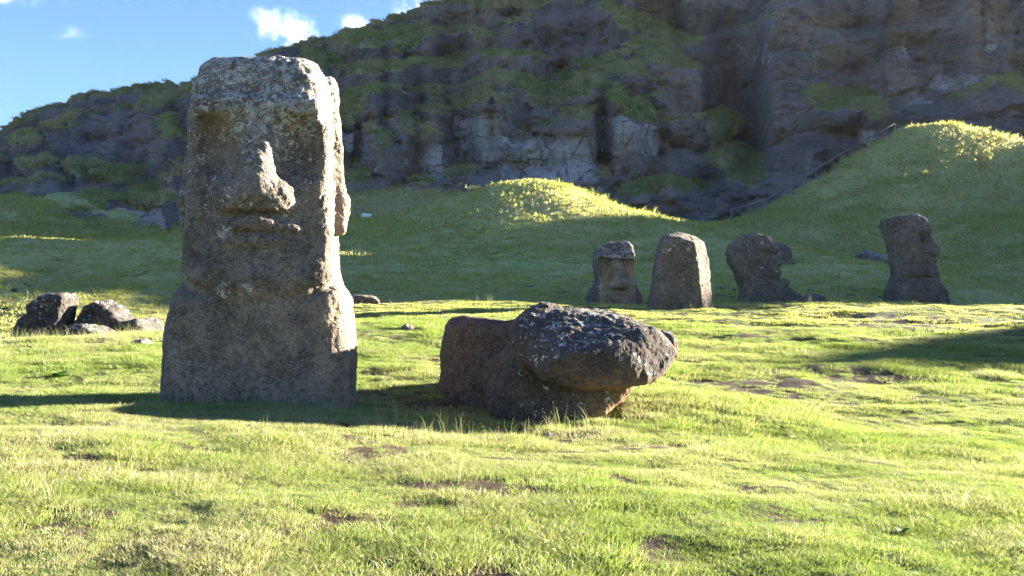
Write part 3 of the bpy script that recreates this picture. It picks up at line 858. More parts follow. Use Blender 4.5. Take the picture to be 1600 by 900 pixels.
    return rock_object("moai_statue", V, Q, M_ROCK, (X0, Y0, -.05 + .0), li, warm,
        'tall upright moai with long nose and pale lichen on its forehead, largest statue', 'statue',
        parts=[('torso', None, np.ones(len(V), bool)), ('head', None, head), ('nose', 'head', nose), ('ear', 'head', ear), ('lips', 'head', lips)])
build_main()

# ------------------------------------------------------------------ the toppled statue beside it
def pxz(pts, D, X0): return [((px - 800) / FPX * D - X0, CAMZ + (450 - py) / FPX * D) for px, py in pts]

def build_fallen():
    D = 10.9; X0 = (870 - 800) / FPX * D
    F = Field((-1.80, -1.05, -.5), (1.6, 2.35, 1.55), .0185)
    body = pxz([(684, 545), (690, 512), (702, 500), (722, 496), (760, 499), (795, 505), (830, 520), (880, 560), (900, 620), (900, 680), (815, 690), (780, 665), (740, 650), (690, 640)], D + .9, X0)
    d = smax(F.poly(body, 'xz'), np.abs(F.y - .36 + .80 * np.minimum(F.x + .35, 0)) - .58, .26)
    d = smax(d, F.plane((-1, -.25, .25), 1.36), .12)
    headp = pxz([(800, 512), (818, 496), (836, 483), (850, 474), (866, 480), (884, 487), (905, 485), (960, 492), (1008, 508), (1040, 520), (1058, 534), (1066, 550), (1058, 572), (1042, 590), (1012, 600), (960, 606), (900, 606), (850, 590), (812, 560)], D - .45, X0)
    hd = smax(F.poly(headp, 'xz'), np.abs(F.y + .05) - .78, .16)
    hd = smax(hd, F.plane((-.80, -1, .15), .78), .10)            # fold at the left of the face
    hd = smax(hd, F.plane((.55, -1, .10), .92), .12)
    hd = smax(hd, F.plane((.05, -.62, 1), 1.14), .07)            # sloping top face
    hd = smax(hd, F.plane((.05, -1, -.62), .30), .06)           # undercut
    d = smin(d, hd, .11)
    neck = pxz([(760, 560), (830, 560), (985, 590), (990, 602), (970, 628), (935, 652), (912, 668), (880, 676), (860, 705), (790, 705), (770, 650), (755, 600)], D - .1, X0)
    nk = smax(F.poly(neck, 'xz'), np.abs(F.y - .16) - .50, .16)
    nk = smax(nk, F.plane((.75, -1, -.45), .55), .08)
    d = smin(d, nk, .06)
    d = smin(d, F.ell((-.52, -.22, .35), (.24, .26, .60), .2), .14)
    d = smax(d, -F.cone((-.30, -.95, 1.05), (.20, -.98, .42), .06, .05), .12)  # crease below the cheek
    d = smax(d, -F.cone((-.95, -.75, 1.1), (-.80, -.8, .2), .05, .09), .12)
    d = smax(d, -F.ell((.28, -.86, .50), (.16, .10, .05)), .06)
    d = chip(F, d, 16, 4, .03, .09)
    V, Q = F.mesh(d)
    V = weather(V, Q, .045, .62, 15, pits=.0)
    V = weather(V, Q, .018, .24, 16)
    V = weather(V, Q, .011, .09, 18, pits=.006)
    x, y, z = V.T
    N = vnormals(V, Q)
    li = sstep(.15, .6, N[:, 2] - .25 + .3 * fbm(x * 2, y * 2, z * 2, octaves=3, seed=71)) * sstep(-.5, -.2, x) * .6 * (1 - .75 * sstep(.75, 1.1, x))
    li = np.maximum(li, .28 * sstep(.0, .4, N[:, 2] + .2) * sstep(-.6, -.35, x))
    warm = .9 * sstep(.0, .55, x) * sstep(-.05, -.55, N[:, 2] + .10) + .35 * sstep(.1, .5, x) * sstep(.75, .35, z)  # warm bounce glow off the grass, painted on the underside and lower right
    head = (x > -.42) & (z > .46) & (y < .75)
    return rock_object("toppled_moai_statue", V, Q, M_FALLEN, (X0, D, 0), li, np.clip(warm, 0, 1),
        'large dark moai toppled on its side in the grass, right of the tallest statue', 'statue',
        parts=[('torso', None, np.ones(len(V), bool)), ('head', None, head)])
build_fallen()

# ------------------------------------------------------------------ statues behind
def statue(name, D, cx, front, depth, extra=None, h=.032, k=.22, lich=.25, seed=1, label='', yaw=0.0, warmf=None, group=None, amp=.05, lean=0.0, split=None, mat=None, sidepoly=None):
    X0 = (cx - 800) / FPX * D
    P = pxz(front, D, X0)
    xs = [p[0] for p in P]; zs = [p[1] for p in P]
    F = Field((min(xs) - .4, -depth - .45, min(zs) - .1), (max(xs) + .4, depth + .35, max(zs) + .25), h)
    d = F.poly(P, 'xz')
    d = smax(d, np.abs(F.y + lean * (F.z - min(zs))) - depth, k)
    if sidepoly: d = smax(d, F.poly([(a, b) for a, b in sidepoly], 'yz'), .12)
    S = lambda px, py: ((px - 800) / FPX * D - X0, CAMZ + (450 - py) / FPX * D)
    if extra: d = extra(F, d, S)
    V, Q = F.mesh(d)
    V = weather(V, Q, amp, .55, seed, pits=.02)
    V = weather(V, Q, amp * .3, .13, seed + 3, pits=.01)
    N = vnormals(V, Q)
    x, y, z = V.T
    zz = (z - z.min()) / (z.max() - z.min())
    li = lich * (sstep(.35, .95, zz) + .6 * sstep(.3, .8, N[:, 2]))
    if callable(warmf): wm, li = warmf(x, y, z, li, S)
    else: wm = np.full(len(V), .1)
    parts = None
    if split:
        zc = S(0, split)[1]
        parts = [('torso', None, np.ones(len(V), bool)), ('head', None, z > zc)]
    return rock_object(name, V, Q, mat or M_ROCKF, (X0, D, 0), np.clip(li, 0, 1), np.clip(wm, 0, 1), label, 'statue', group, parts)

def ex_front(F, d, S):
    x, z = S(960, 403)
    for px in (945, 977):
        ex, ez = S(px, 419)
        d = smax(d, -F.box((ex, -.62, ez), (.20, .20, .36), .08), .07)
    d = smin(d, F.box((S(959, 0)[0], -.56, S(0, 400)[1]), (.62, .13, .10), .07), .05)
    d = smin(d, F.cone((S(961, 0)[0], -.46, S(0, 405)[1]), (S(964, 0)[0], -.62, S(0, 443)[1]), .16, .22), .07)
    d = smin(d, F.ell((S(955, 0)[0], -.58, S(0, 446)[1]), (.16, .17, .13)), .05)
    d = smin(d, F.ell((S(974, 0)[0], -.60, S(0, 445)[1]), (.18, .17, .15)), .05)
    d = smin(d, F.box((S(963, 0)[0], -.5, S(0, 458)[1]), (.34, .11, .07), .05), .05)
    d = smin(d, F.ell((S(960, 0)[0], .1, S(0, 478)[1]), (.98, .7, .85)), .12)
    for sx, px in ((-1, 933), (1, 986)):
        d = smin(d, F.box((S(px, 0)[0], .1, S(0, 420)[1]), (.07, .14, .55), .05), .05)
    return d
def wm_front(x, y, z, li, S):
    zb = S(0, 403)[1]
    brow = np.exp(-((z - zb - .02) / .10) ** 2) * (y < -.3)
    low = sstep(zb, zb - .3, z) * (y < -.15) * (np.abs(x - .05) < .62)
    return .9 * low, np.maximum(np.where(z < zb - .1, .12, li), brow * 1.0)
statue("moai_statue", 31, 960, [(929, 392), (936, 384), (950, 380), (980, 378), (987, 386), (988, 440), (991, 446), (1000, 462), (1001, 490), (917, 490), (919, 464), (928, 448), (931, 440), (929, 415)], .52, ex_front, h=.03, k=.16, lich=.5, seed=21,
       label='small upright moai with straight brow crusted white with lichen, below the middle mound', warmf=wm_front, group='statues below the mounds', split=456)

def ex_block(F, d, S):
    x, z = S(1098, 420)
    d = smax(d, F.plane((1, -.75, .12), .86), .05)
    d = smax(d, -F.cone((S(1098, 0)[0], -.60, S(0, 420)[1]), (S(1089, 0)[0], -.66, S(0, 490)[1]), .03, .05), .05)
    d = smax(d, F.plane((.25, -.35, 1), S(0, 366)[1] * .92), .08)
    return d
statue("moai_statue", 26.5, 1063, [(1013, 500), (1017, 470), (1024, 425), (1031, 384), (1040, 368), (1060, 363), (1084, 367), (1101, 378), (1109, 402), (1111, 450), (1111, 500)], .55, ex_block, h=.03, k=.14, lich=.25, seed=31,
       label='broad block-shaped moai with no visible face, second from left of the four behind', group='statues below the mounds')

def ex_prof(F, d, S):
    x, z = S(1186, 405)
    d = smax(d, -F.ell((S(1203, 0)[0], -.62, S(0, 399)[1]), (.20, .22, .14)), .08)
    d = smin(d, F.ell((S(1196, 0)[0], -.36, S(0, 388)[1]), (.30, .26, .14)), .1)
    d = smin(d, F.ell((S(1165, 0)[0], -.42, S(0, 402)[1]), (.14, .16, .42)), .1)
    d = smax(d, -F.box((S(1208, 0)[0], -.62, S(0, 435)[1]), (.30, .2, .03), .025), .06)
    return d
statue("moai_statue", 32, 1192, [(1137, 396), (1142, 380), (1156, 369), (1176, 366), (1196, 370), (1208, 380), (1213, 391), (1208, 398), (1214, 403), (1220, 411), (1214, 418), (1217, 427), (1214, 433), (1230, 438), (1228, 447), (1246, 461), (1254, 484), (1157, 484), (1158, 456), (1151, 428), (1141, 410)], .50, ex_prof, h=.032, k=.24, lich=.15, seed=41,
       label='dark moai head leaning and seen in profile facing right, beside the block-shaped one', group='statues below the mounds')

def ex_right(F, d, S):
    d = smax(d, -F.ell((S(1437, 0)[0], -.62, S(0, 377)[1]), (.26, .26, .16)), .1)
    d = smin(d, F.box((S(1425, 0)[0], -.42, S(0, 362)[1]), (.50, .16, .10), .08), .1)
    d = smin(d, F.cone((S(1440, 0)[0], -.40, S(0, 370)[1]), (S(1449, 0)[0], -.52, S(0, 393)[1]), .12, .20), .08)
    d = smin(d, F.box((S(1438, 0)[0], -.45, S(0, 408)[1]), (.36, .12, .06), .05), .06)
    d = smin(d, F.box((S(1432, 0)[0], -.42, S(0, 426)[1]), (.56, .20, .16), .1), .08)
    d = smin(d, F.cone((S(1405, 0)[0], -.46, S(0, 366)[1]), (S(1412, 0)[0], -.46, S(0, 415)[1]), .08, .10), .08)
    d = smax(d, -F.box((S(1430, 0)[0], -.68, S(0, 434)[1]), (.8, .18, .035), .03), .08)
    return d
statue("moai_statue", 33, 1430, [(1380, 352), (1383, 342), (1400, 339), (1428, 336), (1440, 343), (1446, 362), (1441, 370), (1448, 382), (1454, 396), (1452, 410), (1458, 430), (1462, 440), (1474, 455), (1479, 490), (1386, 490), (1388, 452), (1398, 432), (1395, 400), (1389, 374)], .55, ex_right, h=.032, k=.24, lich=.12, seed=51,
       label='tall leaning moai standing alone at the foot of the right-hand mound', group='statues below the mounds', split=434)

def ex_l1(F, d, S):
    d = smax(d, -F.ell((S(92, 0)[0], -.52, S(0, 494)[1]), (.16, .2, .10)), .06)
    d = smax(d, -F.cone((S(40, 0)[0], -.55, S(0, 494)[1]), (S(82, 0)[0], -.55, S(0, 490)[1]), .03, .03), .05)
    d = smin(d, F.ell((S(86, 0)[0], -.30, S(0, 468)[1]), (.26, .20, .12)), .06)
    return d
statue("leaning_moai_head", 22, 70, [(22, 540), (30, 517), (40, 500), (54, 489), (53, 476), (62, 470), (78, 466), (84, 460), (107, 459), (112, 466), (107, 490), (98, 516), (94, 540)], .42, ex_l1, h=.026, k=.09, lich=.35, seed=61, mat=M_DARK,
       label='half-buried moai head tipped back, leftmost of the stones at the left edge', group='buried stones on the left')
def ex_l2(F, d, S):
    d = smin(d, F.ell((S(164, 0)[0], .02, S(0, 490)[1]), (.46, .40, .30)), .05)
    d = smax(d, -F.cone((S(130, 0)[0], -.45, S(0, 497)[1]), (S(185, 0)[0], -.48, S(0, 493)[1]), .03, .03), .05)
    return d
statue("lying_moai_body", 22.6, 180, [(130, 545), (128, 506), (134, 492), (144, 476), (164, 470), (184, 480), (194, 494), (204, 502), (226, 498), (236, 512), (236, 545)], .55, ex_l2, h=.028, k=.16, lich=.25, seed=63, mat=M_DARK,
       label='fallen moai lying on the ground with domed head up, left of the tallest statue', group='buried stones on the left')

# ------------------------------------------------------------------ loose stones
def boulder(D, poly, label, seed, depth=.4, lich=.2, h=.03, mat=None, name="boulder", amp=.05, group=None):
    cx = sum(p[0] for p in poly) / len(poly)
    X0 = (cx - 800) / FPX * D
    P = pxz(poly, D, X0)
    xs = [p[0] for p in P]; zs = [p[1] for p in P]
    F = Field((min(xs) - .2, -depth - .25, min(zs) - .05), (max(xs) + .2, depth + .25, max(zs) + .2), h)
    d = smax(F.poly(P, 'xz'), np.abs(F.y) - depth, min(depth, .9 * (max(zs) - min(zs))) * .75)
    d = chip(F, d, 9, seed, depth * .08, depth * .3)
    V, Q = F.mesh(d)
    V = weather(V, Q, amp, .4, seed); V = weather(V, Q, amp * .3, .1, seed + 1)
    N = vnormals(V, Q)
    li = lich * (.5 + sstep(.1, .8, N[:, 2]))
    return rock_object(name, V, Q, mat or M_ROCKF, (X0, D, 0), li, np.full(len(V), .12), label, 'boulder', group)

boulder(21.2, [(95, 540), (98, 516), (112, 508), (140, 506), (160, 509), (176, 517), (184, 528), (186, 540)], 'low dark boulder in front of the fallen moai at the left', 71, .5, mat=M_DARK)
boulder(23.2, [(222, 530), (224, 504), (234, 496), (246, 498), (252, 508), (254, 530)], 'grey boulder just behind the left edge of the tallest statue', 72, .4, mat=M_DARK)
boulder(15.9, [(203, 552), (205, 536), (212, 531), (228, 530), (237, 536), (239, 552)], 'small squarish stone in the grass left of the tallest statue', 73, .2, h=.018, amp=.025)
boulder(49, [(1328, 430), (1334, 402), (1344, 394), (1360, 391), (1376, 396), (1384, 406), (1388, 430)], 'dark boulder with white lichen spots in the hollow below the right-hand mound', 74, .7, lich=.5, h=.05, amp=.08)
boulder(41.5, [(1198, 425), (1203, 388), (1211, 379), (1221, 376), (1232, 381), (1240, 425)], 'rounded dark boulder showing behind the leaning moai head', 75, .5, h=.05)
boulder(30, [(1252, 482), (1256, 464), (1268, 459), (1282, 461), (1292, 470), (1294, 482)], 'low dark boulder lying just right of the leaning moai head', 76, .35)
boulder(14.2, [(1024, 560), (1028, 522), (1038, 515), (1052, 518), (1058, 530), (1058, 560)], 'brown boulder behind the head end of the toppled statue', 77, .2, h=.02, amp=.03, mat=M_FALLEN)
boulder(9.75, [(838, 705), (842, 684), (856, 675), (874, 678), (888, 690), (892, 705)], 'dark rough boulder in the grass at the foot of the toppled statue', 78, .16, h=.014, amp=.03, mat=M_ROCK)
boulder(8.3, [(809, 738), (812, 726), (820, 721), (829, 726), (831, 738)], 'small grey stone in the near grass below the toppled statue', 79, .05, h=.006, amp=.008, mat=M_ROCK, name='stone')
boulder(18.5, [(624, 528), (626, 512), (634, 506), (645, 510), (648, 528)], 'small pale stone in dry grass between the tall and the toppled statue', 80, .14, h=.018, amp=.02)
boulder(27, [(541, 478), (546, 464), (556, 462), (580, 463), (592, 466), (594, 478)], 'flat dark stone by the right shoulder of the tallest statue', 81, .4, h=.03)

# ------------------------------------------------------------------ hand rail on the mound and the low barrier
def tube(path, r, seg=6):
    path = [Vector(p) for p in path]; V = []; Q = []
    for i, p in enumerate(path):
        t = (path[min(i + 1, len(path) - 1)] - path[max(i - 1, 0)]).normalized()
        a = t.orthogonal().normalized() if abs(t.z) > .9 else t.cross(Vector((0, 0, 1))).normalized()
        b = t.cross(a)
        for k in range(seg):
            an = 2 * math.pi * k / seg
            V.append(p + a * math.cos(an) * r + b * math.sin(an) * r)
    for i in range(len(path) - 1):
        for k in range(seg):
            Q.append((i * seg + k, i * seg + (k + 1) % seg, (i + 1) * seg + (k + 1) % seg, (i + 1) * seg + k))
    n = len(V)
    me = bpy.data.meshes.new("tube")
    me.from_pydata(V, [], Q + [tuple(range(seg))[::-1], tuple(range(n - seg, n))])
    me.polygons.foreach_set('use_smooth', [True] * len(Q) + [False, False])
    return me

def handrail():
    root = bpy.data.objects.new("handrail", None)
    ks = [(1143, 66.5), (1170, 68.5), (1199, 71), (1240, 73), (1275, 74.4), (1312, 75.6), (1345, 76.4), (1372, 77), (1398, 77.4)]
    pts = []
    for px, D in ks:
        x = (px - 800) / FPX * D
        pts.append(Vector((x, D, gz(x, D))))
    root.location = pts[0]
    link(root, None, 'thin dark handrail climbing the left edge of the right-hand mound', 'railing')
    rail = [p + Vector((0, 0, 1.0)) - root.location for p in pts]
    me = tube(rail, .06); me.materials.append(M_WOOD); link(bpy.data.objects.new("rail", me), root)
    for p in pts:
        q = p - root.location
        me = tube([q + Vector((0, 0, -.3)), q + Vector((0, 0, 1.0))], .055); me.materials.append(M_WOOD); link(bpy.data.objects.new("post", me), root)
handrail()

def barrier():
    D = 66.0
    x = (570 - 800) / FPX * D; z = gz(x, D)
    root = bpy.data.objects.new("low_barrier", None); root.location = (x, D, z)
    link(root, None, 'small dark bar and white marker board on the grass below the cliff', 'barrier')
    me = tube([(-.75, 0, .85), (.55, 0, .45)], .06); me.materials.append(M_WOOD); link(bpy.data.objects.new("bar", me), root)
    for xx, zz in ((-.6, .8), (.4, .5)):
        me = tube([(xx, .02, -.2), (xx, .02, zz)], .05); me.materials.append(M_WOOD); link(bpy.data.objects.new("post", me), root)
    V = np.array([(sx * .36, sy * .03, sz * .13) for sx in (-1, 1) for sy in (-1, 1) for sz in (-1, 1)]) + np.array((.15, -.12, .30))
    Q = np.array([(0, 1, 3, 2), (4, 6, 7, 5), (0, 4, 5, 1), (2, 3, 7, 6), (0, 2, 6, 4), (1, 5, 7, 3)])
    link(bpy.data.objects.new("marker_board", mesh_np("marker_board", V, Q, M_WHITE, False)), root)
    me = tube([(.15, -.10, -.2), (.15, -.10, .25)], .03); me.materials.append(M_WOOD); link(bpy.data.objects.new("post", me), root)
barrier()

# ------------------------------------------------------------------ grass
SRC = bpy.data.collections.new("grass_sources")       # never linked to the scene
def blade_mesh(name, n, hmin, hmax, wid, rad, lean, seg=3, seed=0):
    r = random.Random(seed); V = []; F = []; var = []; tip = []
    for _ in range(n):
        an = r.uniform(0, 6.283); rr = rad * math.sqrt(r.random())
        bx, by = rr * math.cos(an), rr * math.sin(an)
        h = r.uniform(hmin, hmax); w = wid * r.uniform(.7, 1.3)
        da = an + r.uniform(-1.3, 1.3); dx, dy = math.cos(da), math.sin(da)
        ln = r.uniform(lean * .25, lean) * h
        fa = r.uniform(0, 6.283); sx, sy = math.cos(fa) * w / 2, math.sin(fa) * w / 2
        v = r.random(); b0 = len(V)
        for k in range(seg):
            t = k / seg
            ox, oy, oz = bx + dx * ln * t * t, by + dy * ln * t * t, h * (t - .28 * lean * t * t) - (.012 if k == 0 else 0)
            q = (1 - t) ** .6
            V += [(ox - sx * q, oy - sy * q, oz), (ox + sx * q, oy + sy * q, oz)]; var += [v, v]; tip += [t, t]
        V.append((bx + dx * ln, by + dy * ln, h * (1 - .28 * lean))); var.append(v); tip.append(1.0)
        for k in range(seg - 1):
            a = b0 + 2 * k; F.append((a, a + 1, a + 3, a + 2))
        a = b0 + 2 * (seg - 1); F.append((a, a + 1, a + 2))
    me = bpy.data.meshes.new(name); me.from_pydata(V, [], F); me.materials.append(M_LEDGE if '_e' in name else M_MOUND if '_d' in name else M_GRASS)
    me.polygons.foreach_set('use_smooth', [True] * len(me.polygons))
    set_attr(me, 'var', np.array(var, np.float32)); set_attr(me, 'tip', np.array(tip, np.float32))
    o = bpy.data.objects.new(name, me); SRC.objects.link(o)
    return o
# alphabetical order gives the index
blade_mesh("grass_a0", 84, .022, .080, .0052, .15, .95, 3, 1)
blade_mesh("grass_a1", 84, .030, .095, .0048, .16, 1.2, 3, 2)
blade_mesh("grass_a2", 74, .018, .060, .0062, .15, 1.0, 3, 3)
blade_mesh("grass_b0", 26, .05, .13, .0045, .07, .9, 3, 4)         # taller tuft
blade_mesh("grass_b1", 22, .06, .15, .0042, .06, 1.1, 4, 5)
blade_mesh("grass_c0", 7, .20, .42, .0040, .05, .55, 4, 6)         # seed stalks
blade_mesh("grass_c1", 5, .18, .36, .0038, .04, .8, 4, 7)
blade_mesh("grass_d0", 34, .05, .16, .024, .27, 1.1, 2, 8)         # coarse tuft for the distance
blade_mesh("grass_d1", 34, .04, .14, .026, .29, 1.4, 2, 9)
blade_mesh("grass_e0", 70, .22, .55, .055, .46, 1.3, 2, 10)        # cliff ledges
blade_mesh("grass_e1", 70, .18, .48, .060, .50, 1.6, 2, 12)

def scatter(name, P, idx, scl, rot, tint, dry, label):
    me = bpy.data.meshes.new(name)
    me.vertices.add(len(P)); me.vertices.foreach_set('co', np.asarray(P, np.float32).ravel())
    set_attr(me, 'idx', np.asarray(idx, np.int32), 'INT'); set_attr(me, 'scl', np.asarray(scl, np.float32))
    set_attr(me, 'rot', np.asarray(rot, np.float32), 'FLOAT_VECTOR')
    set_attr(me, 'tint', np.asarray(tint, np.float32)); set_attr(me, 'dry', np.asarray(dry, np.float32))
    me.materials.append(M_GRASS)
    o = bpy.data.objects.new(name, me)
    ng = bpy.data.node_groups.new(name + "_nodes", 'GeometryNodeTree')
    ng.interface.new_socket("Geometry", in_out='INPUT', socket_type='NodeSocketGeometry')
    ng.interface.new_socket("Geometry", in_out='OUTPUT', socket_type='NodeSocketGeometry')
    N, L = ng.nodes, ng.links
    gi, go = N.new('NodeGroupInput'), N.new('NodeGroupOutput')
    iop = N.new('GeometryNodeInstanceOnPoints')
    ci = N.new('GeometryNodeCollectionInfo'); ci.inputs['Collection'].default_value = SRC
    ci.inputs['Separate Children'].default_value = True; ci.inputs['Reset Children'].default_value = True
    def na(nm, dt):
        n = N.new('GeometryNodeInputNamedAttribute'); n.data_type = dt; n.inputs['Name'].default_value = nm
        return n.outputs[0]
    L.new(gi.outputs[0], iop.inputs['Points']); L.new(ci.outputs[0], iop.inputs['Instance'])
    iop.inputs['Pick Instance'].default_value = True
    L.new(na('idx', 'INT'), iop.inputs['Instance Index'])
    L.new(na('rot', 'FLOAT_VECTOR'), iop.inputs['Rotation'])
    L.new(na('scl', 'FLOAT'), iop.inputs['Scale'])
    L.new(iop.outputs[0], go.inputs[0])
    md = o.modifiers.new("scatter", 'NODES'); md.node_group = ng
    link(o, None, label, 'grass', None, 'stuff')

# footprints kept free of grass: (x, y, half x, half y)
FOOT = [(-3.0, 10.85, 1.05, .62), (.60, 10.95, .85, .42), (-.55, 11.7, .45, .5), (3.6, 31, .85, .5), (5.03, 26.5, .85, .45), (9.05, 32, 1.0, .45), (15, 33, 1.0, .5), (-11.6, 22, .55, .35), (-10.1, 22.6, .8, .45), (-10.1, 21.2, .6, .4)]
def free(x, y):
    m = np.ones(len(x), bool)
    for cx, cy, a, b in FOOT: m &= ~((np.abs(x - cx) < a) & (np.abs(y - cy) < b))
    return m

def slope_rot(x, y, keep=.6):
    e = .25
    hx = (h_smooth(x + e, y) - h_smooth(x - e, y)) / (2 * e); hy = (h_smooth(x, y + e) - h_smooth(x, y - e)) / (2 * e)
    return np.stack([np.arctan(hy) * keep, -np.arctan(hx) * keep, rng.uniform(0, 6.283, len(x))], 1)

def tintmap(x, y):
    a = fbm(x / 1.7, y / 1.3, octaves=3, seed=101); b = fbm(x / 9, y / 7, octaves=2, seed=102)
    return np.clip(.5 + .55 * a + .45 * b, 0, 1)
def drymap(x, y):
    a = fbm(x / .8, y / .6, octaves=3, seed=111); b = fbm(x / 5, y / 4, octaves=2, seed=112)
    return np.clip(.23 + .6 * a + .35 * b, 0, 1)

def grow_turf():
    n = 82000
    u = rng.random(n)
    r0, r1, r2 = 2.6, 7.5, 40.0
    # area density: constant to r1, then falling with distance
    e = 2 - 1.5
    A1 = (r1 ** 2 - r0 ** 2) / 2; A2 = r1 ** 1.5 * (r2 ** e - r1 ** e) / e
    near = u < A1 / (A1 + A2)
    v = rng.random(n)
    r = np.where(near, np.sqrt(r0 ** 2 + v * (r1 ** 2 - r0 ** 2)), (r1 ** e + v * (r2 ** e - r1 ** e)) ** (1 / e))
    th = rng.uniform(-.66, .66, n)
    x, y = r * np.sin(th), r * np.cos(th)
    b = bareness(x, y)
    k = free(x, y) & (rng.random(n) > b * .88)
    x, y, r = x[k], y[k], r[k]
    z = h_ground(x, y)
    tall = fbm(x / 1.1, y / .9, octaves=3, seed=121)
    base = rng.integers(0, 3, len(x))
    q = rng.random(len(x))
    idx = np.where(q < .02 + .05 * sstep(.15, .5, tall), rng.integers(3, 5, len(x)), base)
    # seed stalks along the low crest, round the statues and on the left crest
    def near_(cx, cy, a, bb): return np.exp(-((x - cx) / a) ** 2 - ((y - cy) / bb) ** 2)
    pst = .006 + .10 * near_(-2.9, 9.9, 1.3, .35) + .10 * near_(-.9, 9.6, 1.2, .35) + .08 * near_(.4, 10.0, .6, .4) + .10 * sstep(16, 17.5, y) * (1 - sstep(20, 23, y)) * (x < -5.5) \
        + .05 * sstep(24.5, 26, y) * (1 - sstep(30, 33, y)) + .015 * sstep(0, -2, x) * (r < 9)
    st = rng.random(len(x)) < pst
    idx = np.where(st, rng.integers(5, 7, len(x)), idx)
    tuft = (r > 22) & ~st
    idx = np.where(tuft, rng.integers(7, 9, len(x)), idx)
    grow = np.where(r < 7.5, 1.0, (r / 7.5) ** .52)
    scl = rng.uniform(.75, 1.3, len(x)) * np.where(tuft, np.clip(r / 45, .5, .9), grow)
    scl = np.where(st, rng.uniform(.55, 1.05, len(x)), scl)
    scl *= (.40 + .60 * sstep(-.35, .5, tall)) * .92
    lx = sstep(1.5, -3, x) * (r < 14)
    dry = drymap(x, y) + .22 * lx + np.where(st, .55, 0) + .35 * near_(1.0, 9.8, .8, .3) + .22 * (x < -5.5) * sstep(15.5, 17.5, y) * (1 - sstep(22, 24, y)) + .3 * near_(8, 14.3, 2.5, .6)
    tint = tintmap(x, y) + rng.normal(0, .2, len(x)) + .22 * sstep(-1, 4, x) * sstep(8.5, 11, y)
    ex = []
    for (ax, ay), (bx, by), n_, w_ in [((-4.15, 10.05), (-1.9, 10.0), 130, .10), ((-1.8, 10.1), (-1.75, 11.3), 30, .1), ((-4.25, 10.1), (-4.25, 11.3), 30, .1), ((-.9, 9.75), (1.3, 9.95), 60, .16), ((-1.9, 9.75), (-.4, 9.5), 70, .18),
                                   ((2.6, 30.2), (4.5, 30.3), 50, .15), ((4.0, 25.8), (6.1, 25.9), 40, .15), ((8.0, 31.2), (10.2, 31.3), 40, .15), ((14.0, 32.2), (16.2, 32.3), 40, .15), ((-12.2, 21.3), (-9.0, 21.0), 110, .5), ((-10, 16.8), (-6.4, 17.2), 140, .6)]:
        tt = rng.random(n_)
        ex.append(np.stack([ax + (bx - ax) * tt + rng.normal(0, w_, n_), ay + (by - ay) * tt + rng.normal(0, w_, n_)], 1))
    ex = np.concatenate(ex); ne = len(ex)
    x = np.concatenate([x, ex[:, 0]]); y = np.concatenate([y, ex[:, 1]]); z = np.concatenate([z, h_ground(ex[:, 0], ex[:, 1])])
    idx = np.concatenate([idx, rng.choice([3, 4, 5, 6], ne, p=[.3, .3, .2, .2])]); scl = np.concatenate([scl, rng.uniform(.5, 1.15, ne)])
    tint = np.concatenate([tint, rng.uniform(.2, .8, ne)]); dry = np.concatenate([dry, rng.uniform(.1, .9, ne)])
    scatter("turf_grass", np.stack([x, y, z - .004], 1), idx, scl, slope_rot(x, y), np.clip(tint, 0, 1), np.clip(dry, 0, .97), 'short green and yellow grass covering the near slope and meadow')

def grow_mounds():
    n = 52000
    r = np.sqrt(30 ** 2 + rng.random(n) ** .85 * (96 ** 2 - 30 ** 2)); th = rng.uniform(-.62, .72, n)
    x, y = r * np.sin(th), r * np.cos(th)
    D0 = np.interp(800 + np.tan(th) * FPX, [0, 95, 285, 420, 530, 1100, 1600], [84, 71, 70, 75, 85, 89, 99])
    k = free(x, y) & (y < D0 + 2)
    x, y, r = x[k], y[k], r[k]
    z = h_ground(x, y)
    patch = fbm(x / 5, y / 4, octaves=3, seed=131)
    k = rng.random(len(x)) > .35 * sstep(.1, .5, patch)
    x, y, z, r, patch = x[k], y[k], z[k], r[k], patch[k]
    idx = rng.integers(7, 9, len(x))
    scl = rng.uniform(.7, 1.5, len(x)) * np.clip(r / 52, .7, 1.35)
    tus = rng.random(len(x)) < .16
    scl = np.where(tus, scl * rng.uniform(1.3, 2.0, len(x)), scl)
    # brownish steep faces, greener flanks and floors
    e = .8
    hy = (h_smooth(x, y + e) - h_smooth(x, y - e)) / (2 * e)
    steep = sstep(.28, .55, hy)
    dry = np.clip(.40 + .42 * steep + .45 * patch, 0, .9)
    tint = np.clip(.30 + rng.normal(0, .2, len(x)) + .4 * fbm(x / 3, y / 2.5, octaves=3, seed=133) - .12 * steep, 0, 1)
    tint = np.where(tus, tint * .25, tint); dry = np.clip(np.where(tus, dry * .4, dry) + .55 * np.exp(-((x + 9.5) / 6) ** 2 - ((y - 76) / 9) ** 2), 0, .97)
    scatter("mound_grass", np.stack([x, y, z - .01], 1), idx, scl, slope_rot(x, y, .75), tint, dry, 'coarse tufted grass on the mounds and the left plain')

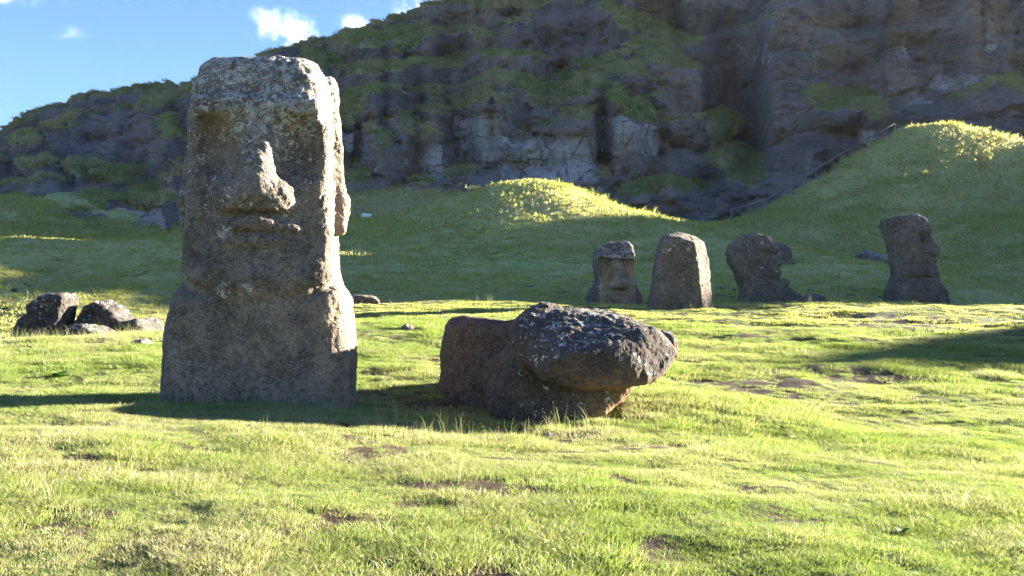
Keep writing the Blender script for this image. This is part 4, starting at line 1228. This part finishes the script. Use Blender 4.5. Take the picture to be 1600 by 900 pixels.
def grow_cliff():
    rows, cs = np.nonzero(CLIFF_OK)
    w = np.linalg.norm(CLIFF_V[np.minimum(rows + 1, CLIFF_V.shape[0] - 1), cs] - CLIFF_V[rows, cs], axis=1)
    p = w / w.sum()
    pick = rng.choice(len(rows), 13000, p=p)
    P = CLIFF_V[rows[pick], cs[pick]] + rng.normal(0, .12, (len(pick), 3)) * np.array((1, 1, .2))
    x, y, z = P.T
    rot = np.stack([rng.uniform(.1, .5, len(x)), rng.uniform(-.15, .15, len(x)), rng.uniform(0, 6.283, len(x))], 1)
    gn = CLIFF_GREEN[rows[pick], cs[pick]]
    dry = np.clip(.55 - .45 * gn + rng.normal(0, .2, len(x)) + .8 * fbm(x / 6, y / 6, z / 4, octaves=3, seed=141), 0, .92)
    tint = np.clip(.15 + .35 * gn + rng.normal(0, .25, len(x)) + .5 * fbm(x / 4, y / 4, z / 3, octaves=2, seed=142), 0, 1)
    scatter("ledge_grass", P - np.array((0, 0, .03)), rng.integers(9, 11, len(x)), rng.uniform(.4, 1.15, len(x)), rot, tint, dry, 'long drooping grass on the ledges of the cliff')
grow_turf()
grow_mounds()
grow_cliff()

# ------------------------------------------------------------------ broad-leaved weeds
def weed(px, py, D, n, ln, label, seed):
    r = random.Random(seed)
    x = (px - 800) / FPX * D; z = gz(x, D)
    root = bpy.data.objects.new("leafy_weed", None); root.location = (x, D, z)
    link(root, None, label, 'plant')
    for i in range(n):
        a = i * 2.4 + r.uniform(-.3, .3); el = r.uniform(.5, 1.45); L = ln * r.uniform(.7, 1.2); w = L * .26
        d = Vector((math.cos(a), math.sin(a), 0)); s = Vector((-d.y, d.x, 0))
        V = []; F = []
        for k in range(5):
            t = k / 4
            c = d * (L * t * math.cos(el * (1 - .5 * t))) + Vector((0, 0, L * t * math.sin(el * (1 - .55 * t))))
            ww = w * math.sin(math.pi * min(.97, .12 + .85 * t)) * (1 if k < 4 else .25)
            V += [c - s * ww, c + Vector((0, 0, -.15 * w)), c + s * ww]
        for k in range(4):
            b = 3 * k
            F += [(b, b + 1, b + 4, b + 3), (b + 1, b + 2, b + 5, b + 4)]
        me = bpy.data.meshes.new("leaf"); me.from_pydata(V, [], F); me.materials.append(M_LEAF)
        me.polygons.foreach_set('use_smooth', [True] * len(F))
        link(bpy.data.objects.new("leaf", me), root)
weed(92, 585, 12.3, 48, .15, 'leafy bright green weed in the grass left of the tallest statue', 1)
weed(1410, 828, 5.6, 12, .07, 'small yellow-green leafy weed in the near grass at lower right', 2)
weed(1105, 690, 9.3, 10, .09, 'small leafy weed right of the foot of the toppled statue', 3)

# ------------------------------------------------------------------ added volume standing in for the veil of sun glare
GLARE_VEIL_DENSITY = .00004
def build_glare_veil():
    lo = Vector((-260, -40, -8)); hi = Vector((300, 420, 110))
    V = [(x, y, z) for x in (lo.x, hi.x) for y in (lo.y, hi.y) for z in (lo.z, hi.z)]
    Q = [(0, 1, 3, 2), (4, 6, 7, 5), (0, 4, 5, 1), (2, 3, 7, 6), (0, 2, 6, 4), (1, 5, 7, 3)]
    m, t = new_mat("haze")
    v = t.n("VolumePrincipled"); v.inputs["Color"].default_value = (.92, .94, 1, 1); v.inputs["Density"].default_value = GLARE_VEIL_DENSITY
    v.inputs["Anisotropy"].default_value = .35
    o = t.n("OutputMaterial"); t.lk(v.outputs[0], o.inputs["Volume"])
    link(bpy.data.objects.new("haze", mesh_np("haze", V, Q, m, False)), None, 'thin volume added in front of the cliff for the sun glare veil', 'haze', None, 'stuff')
build_glare_veil()
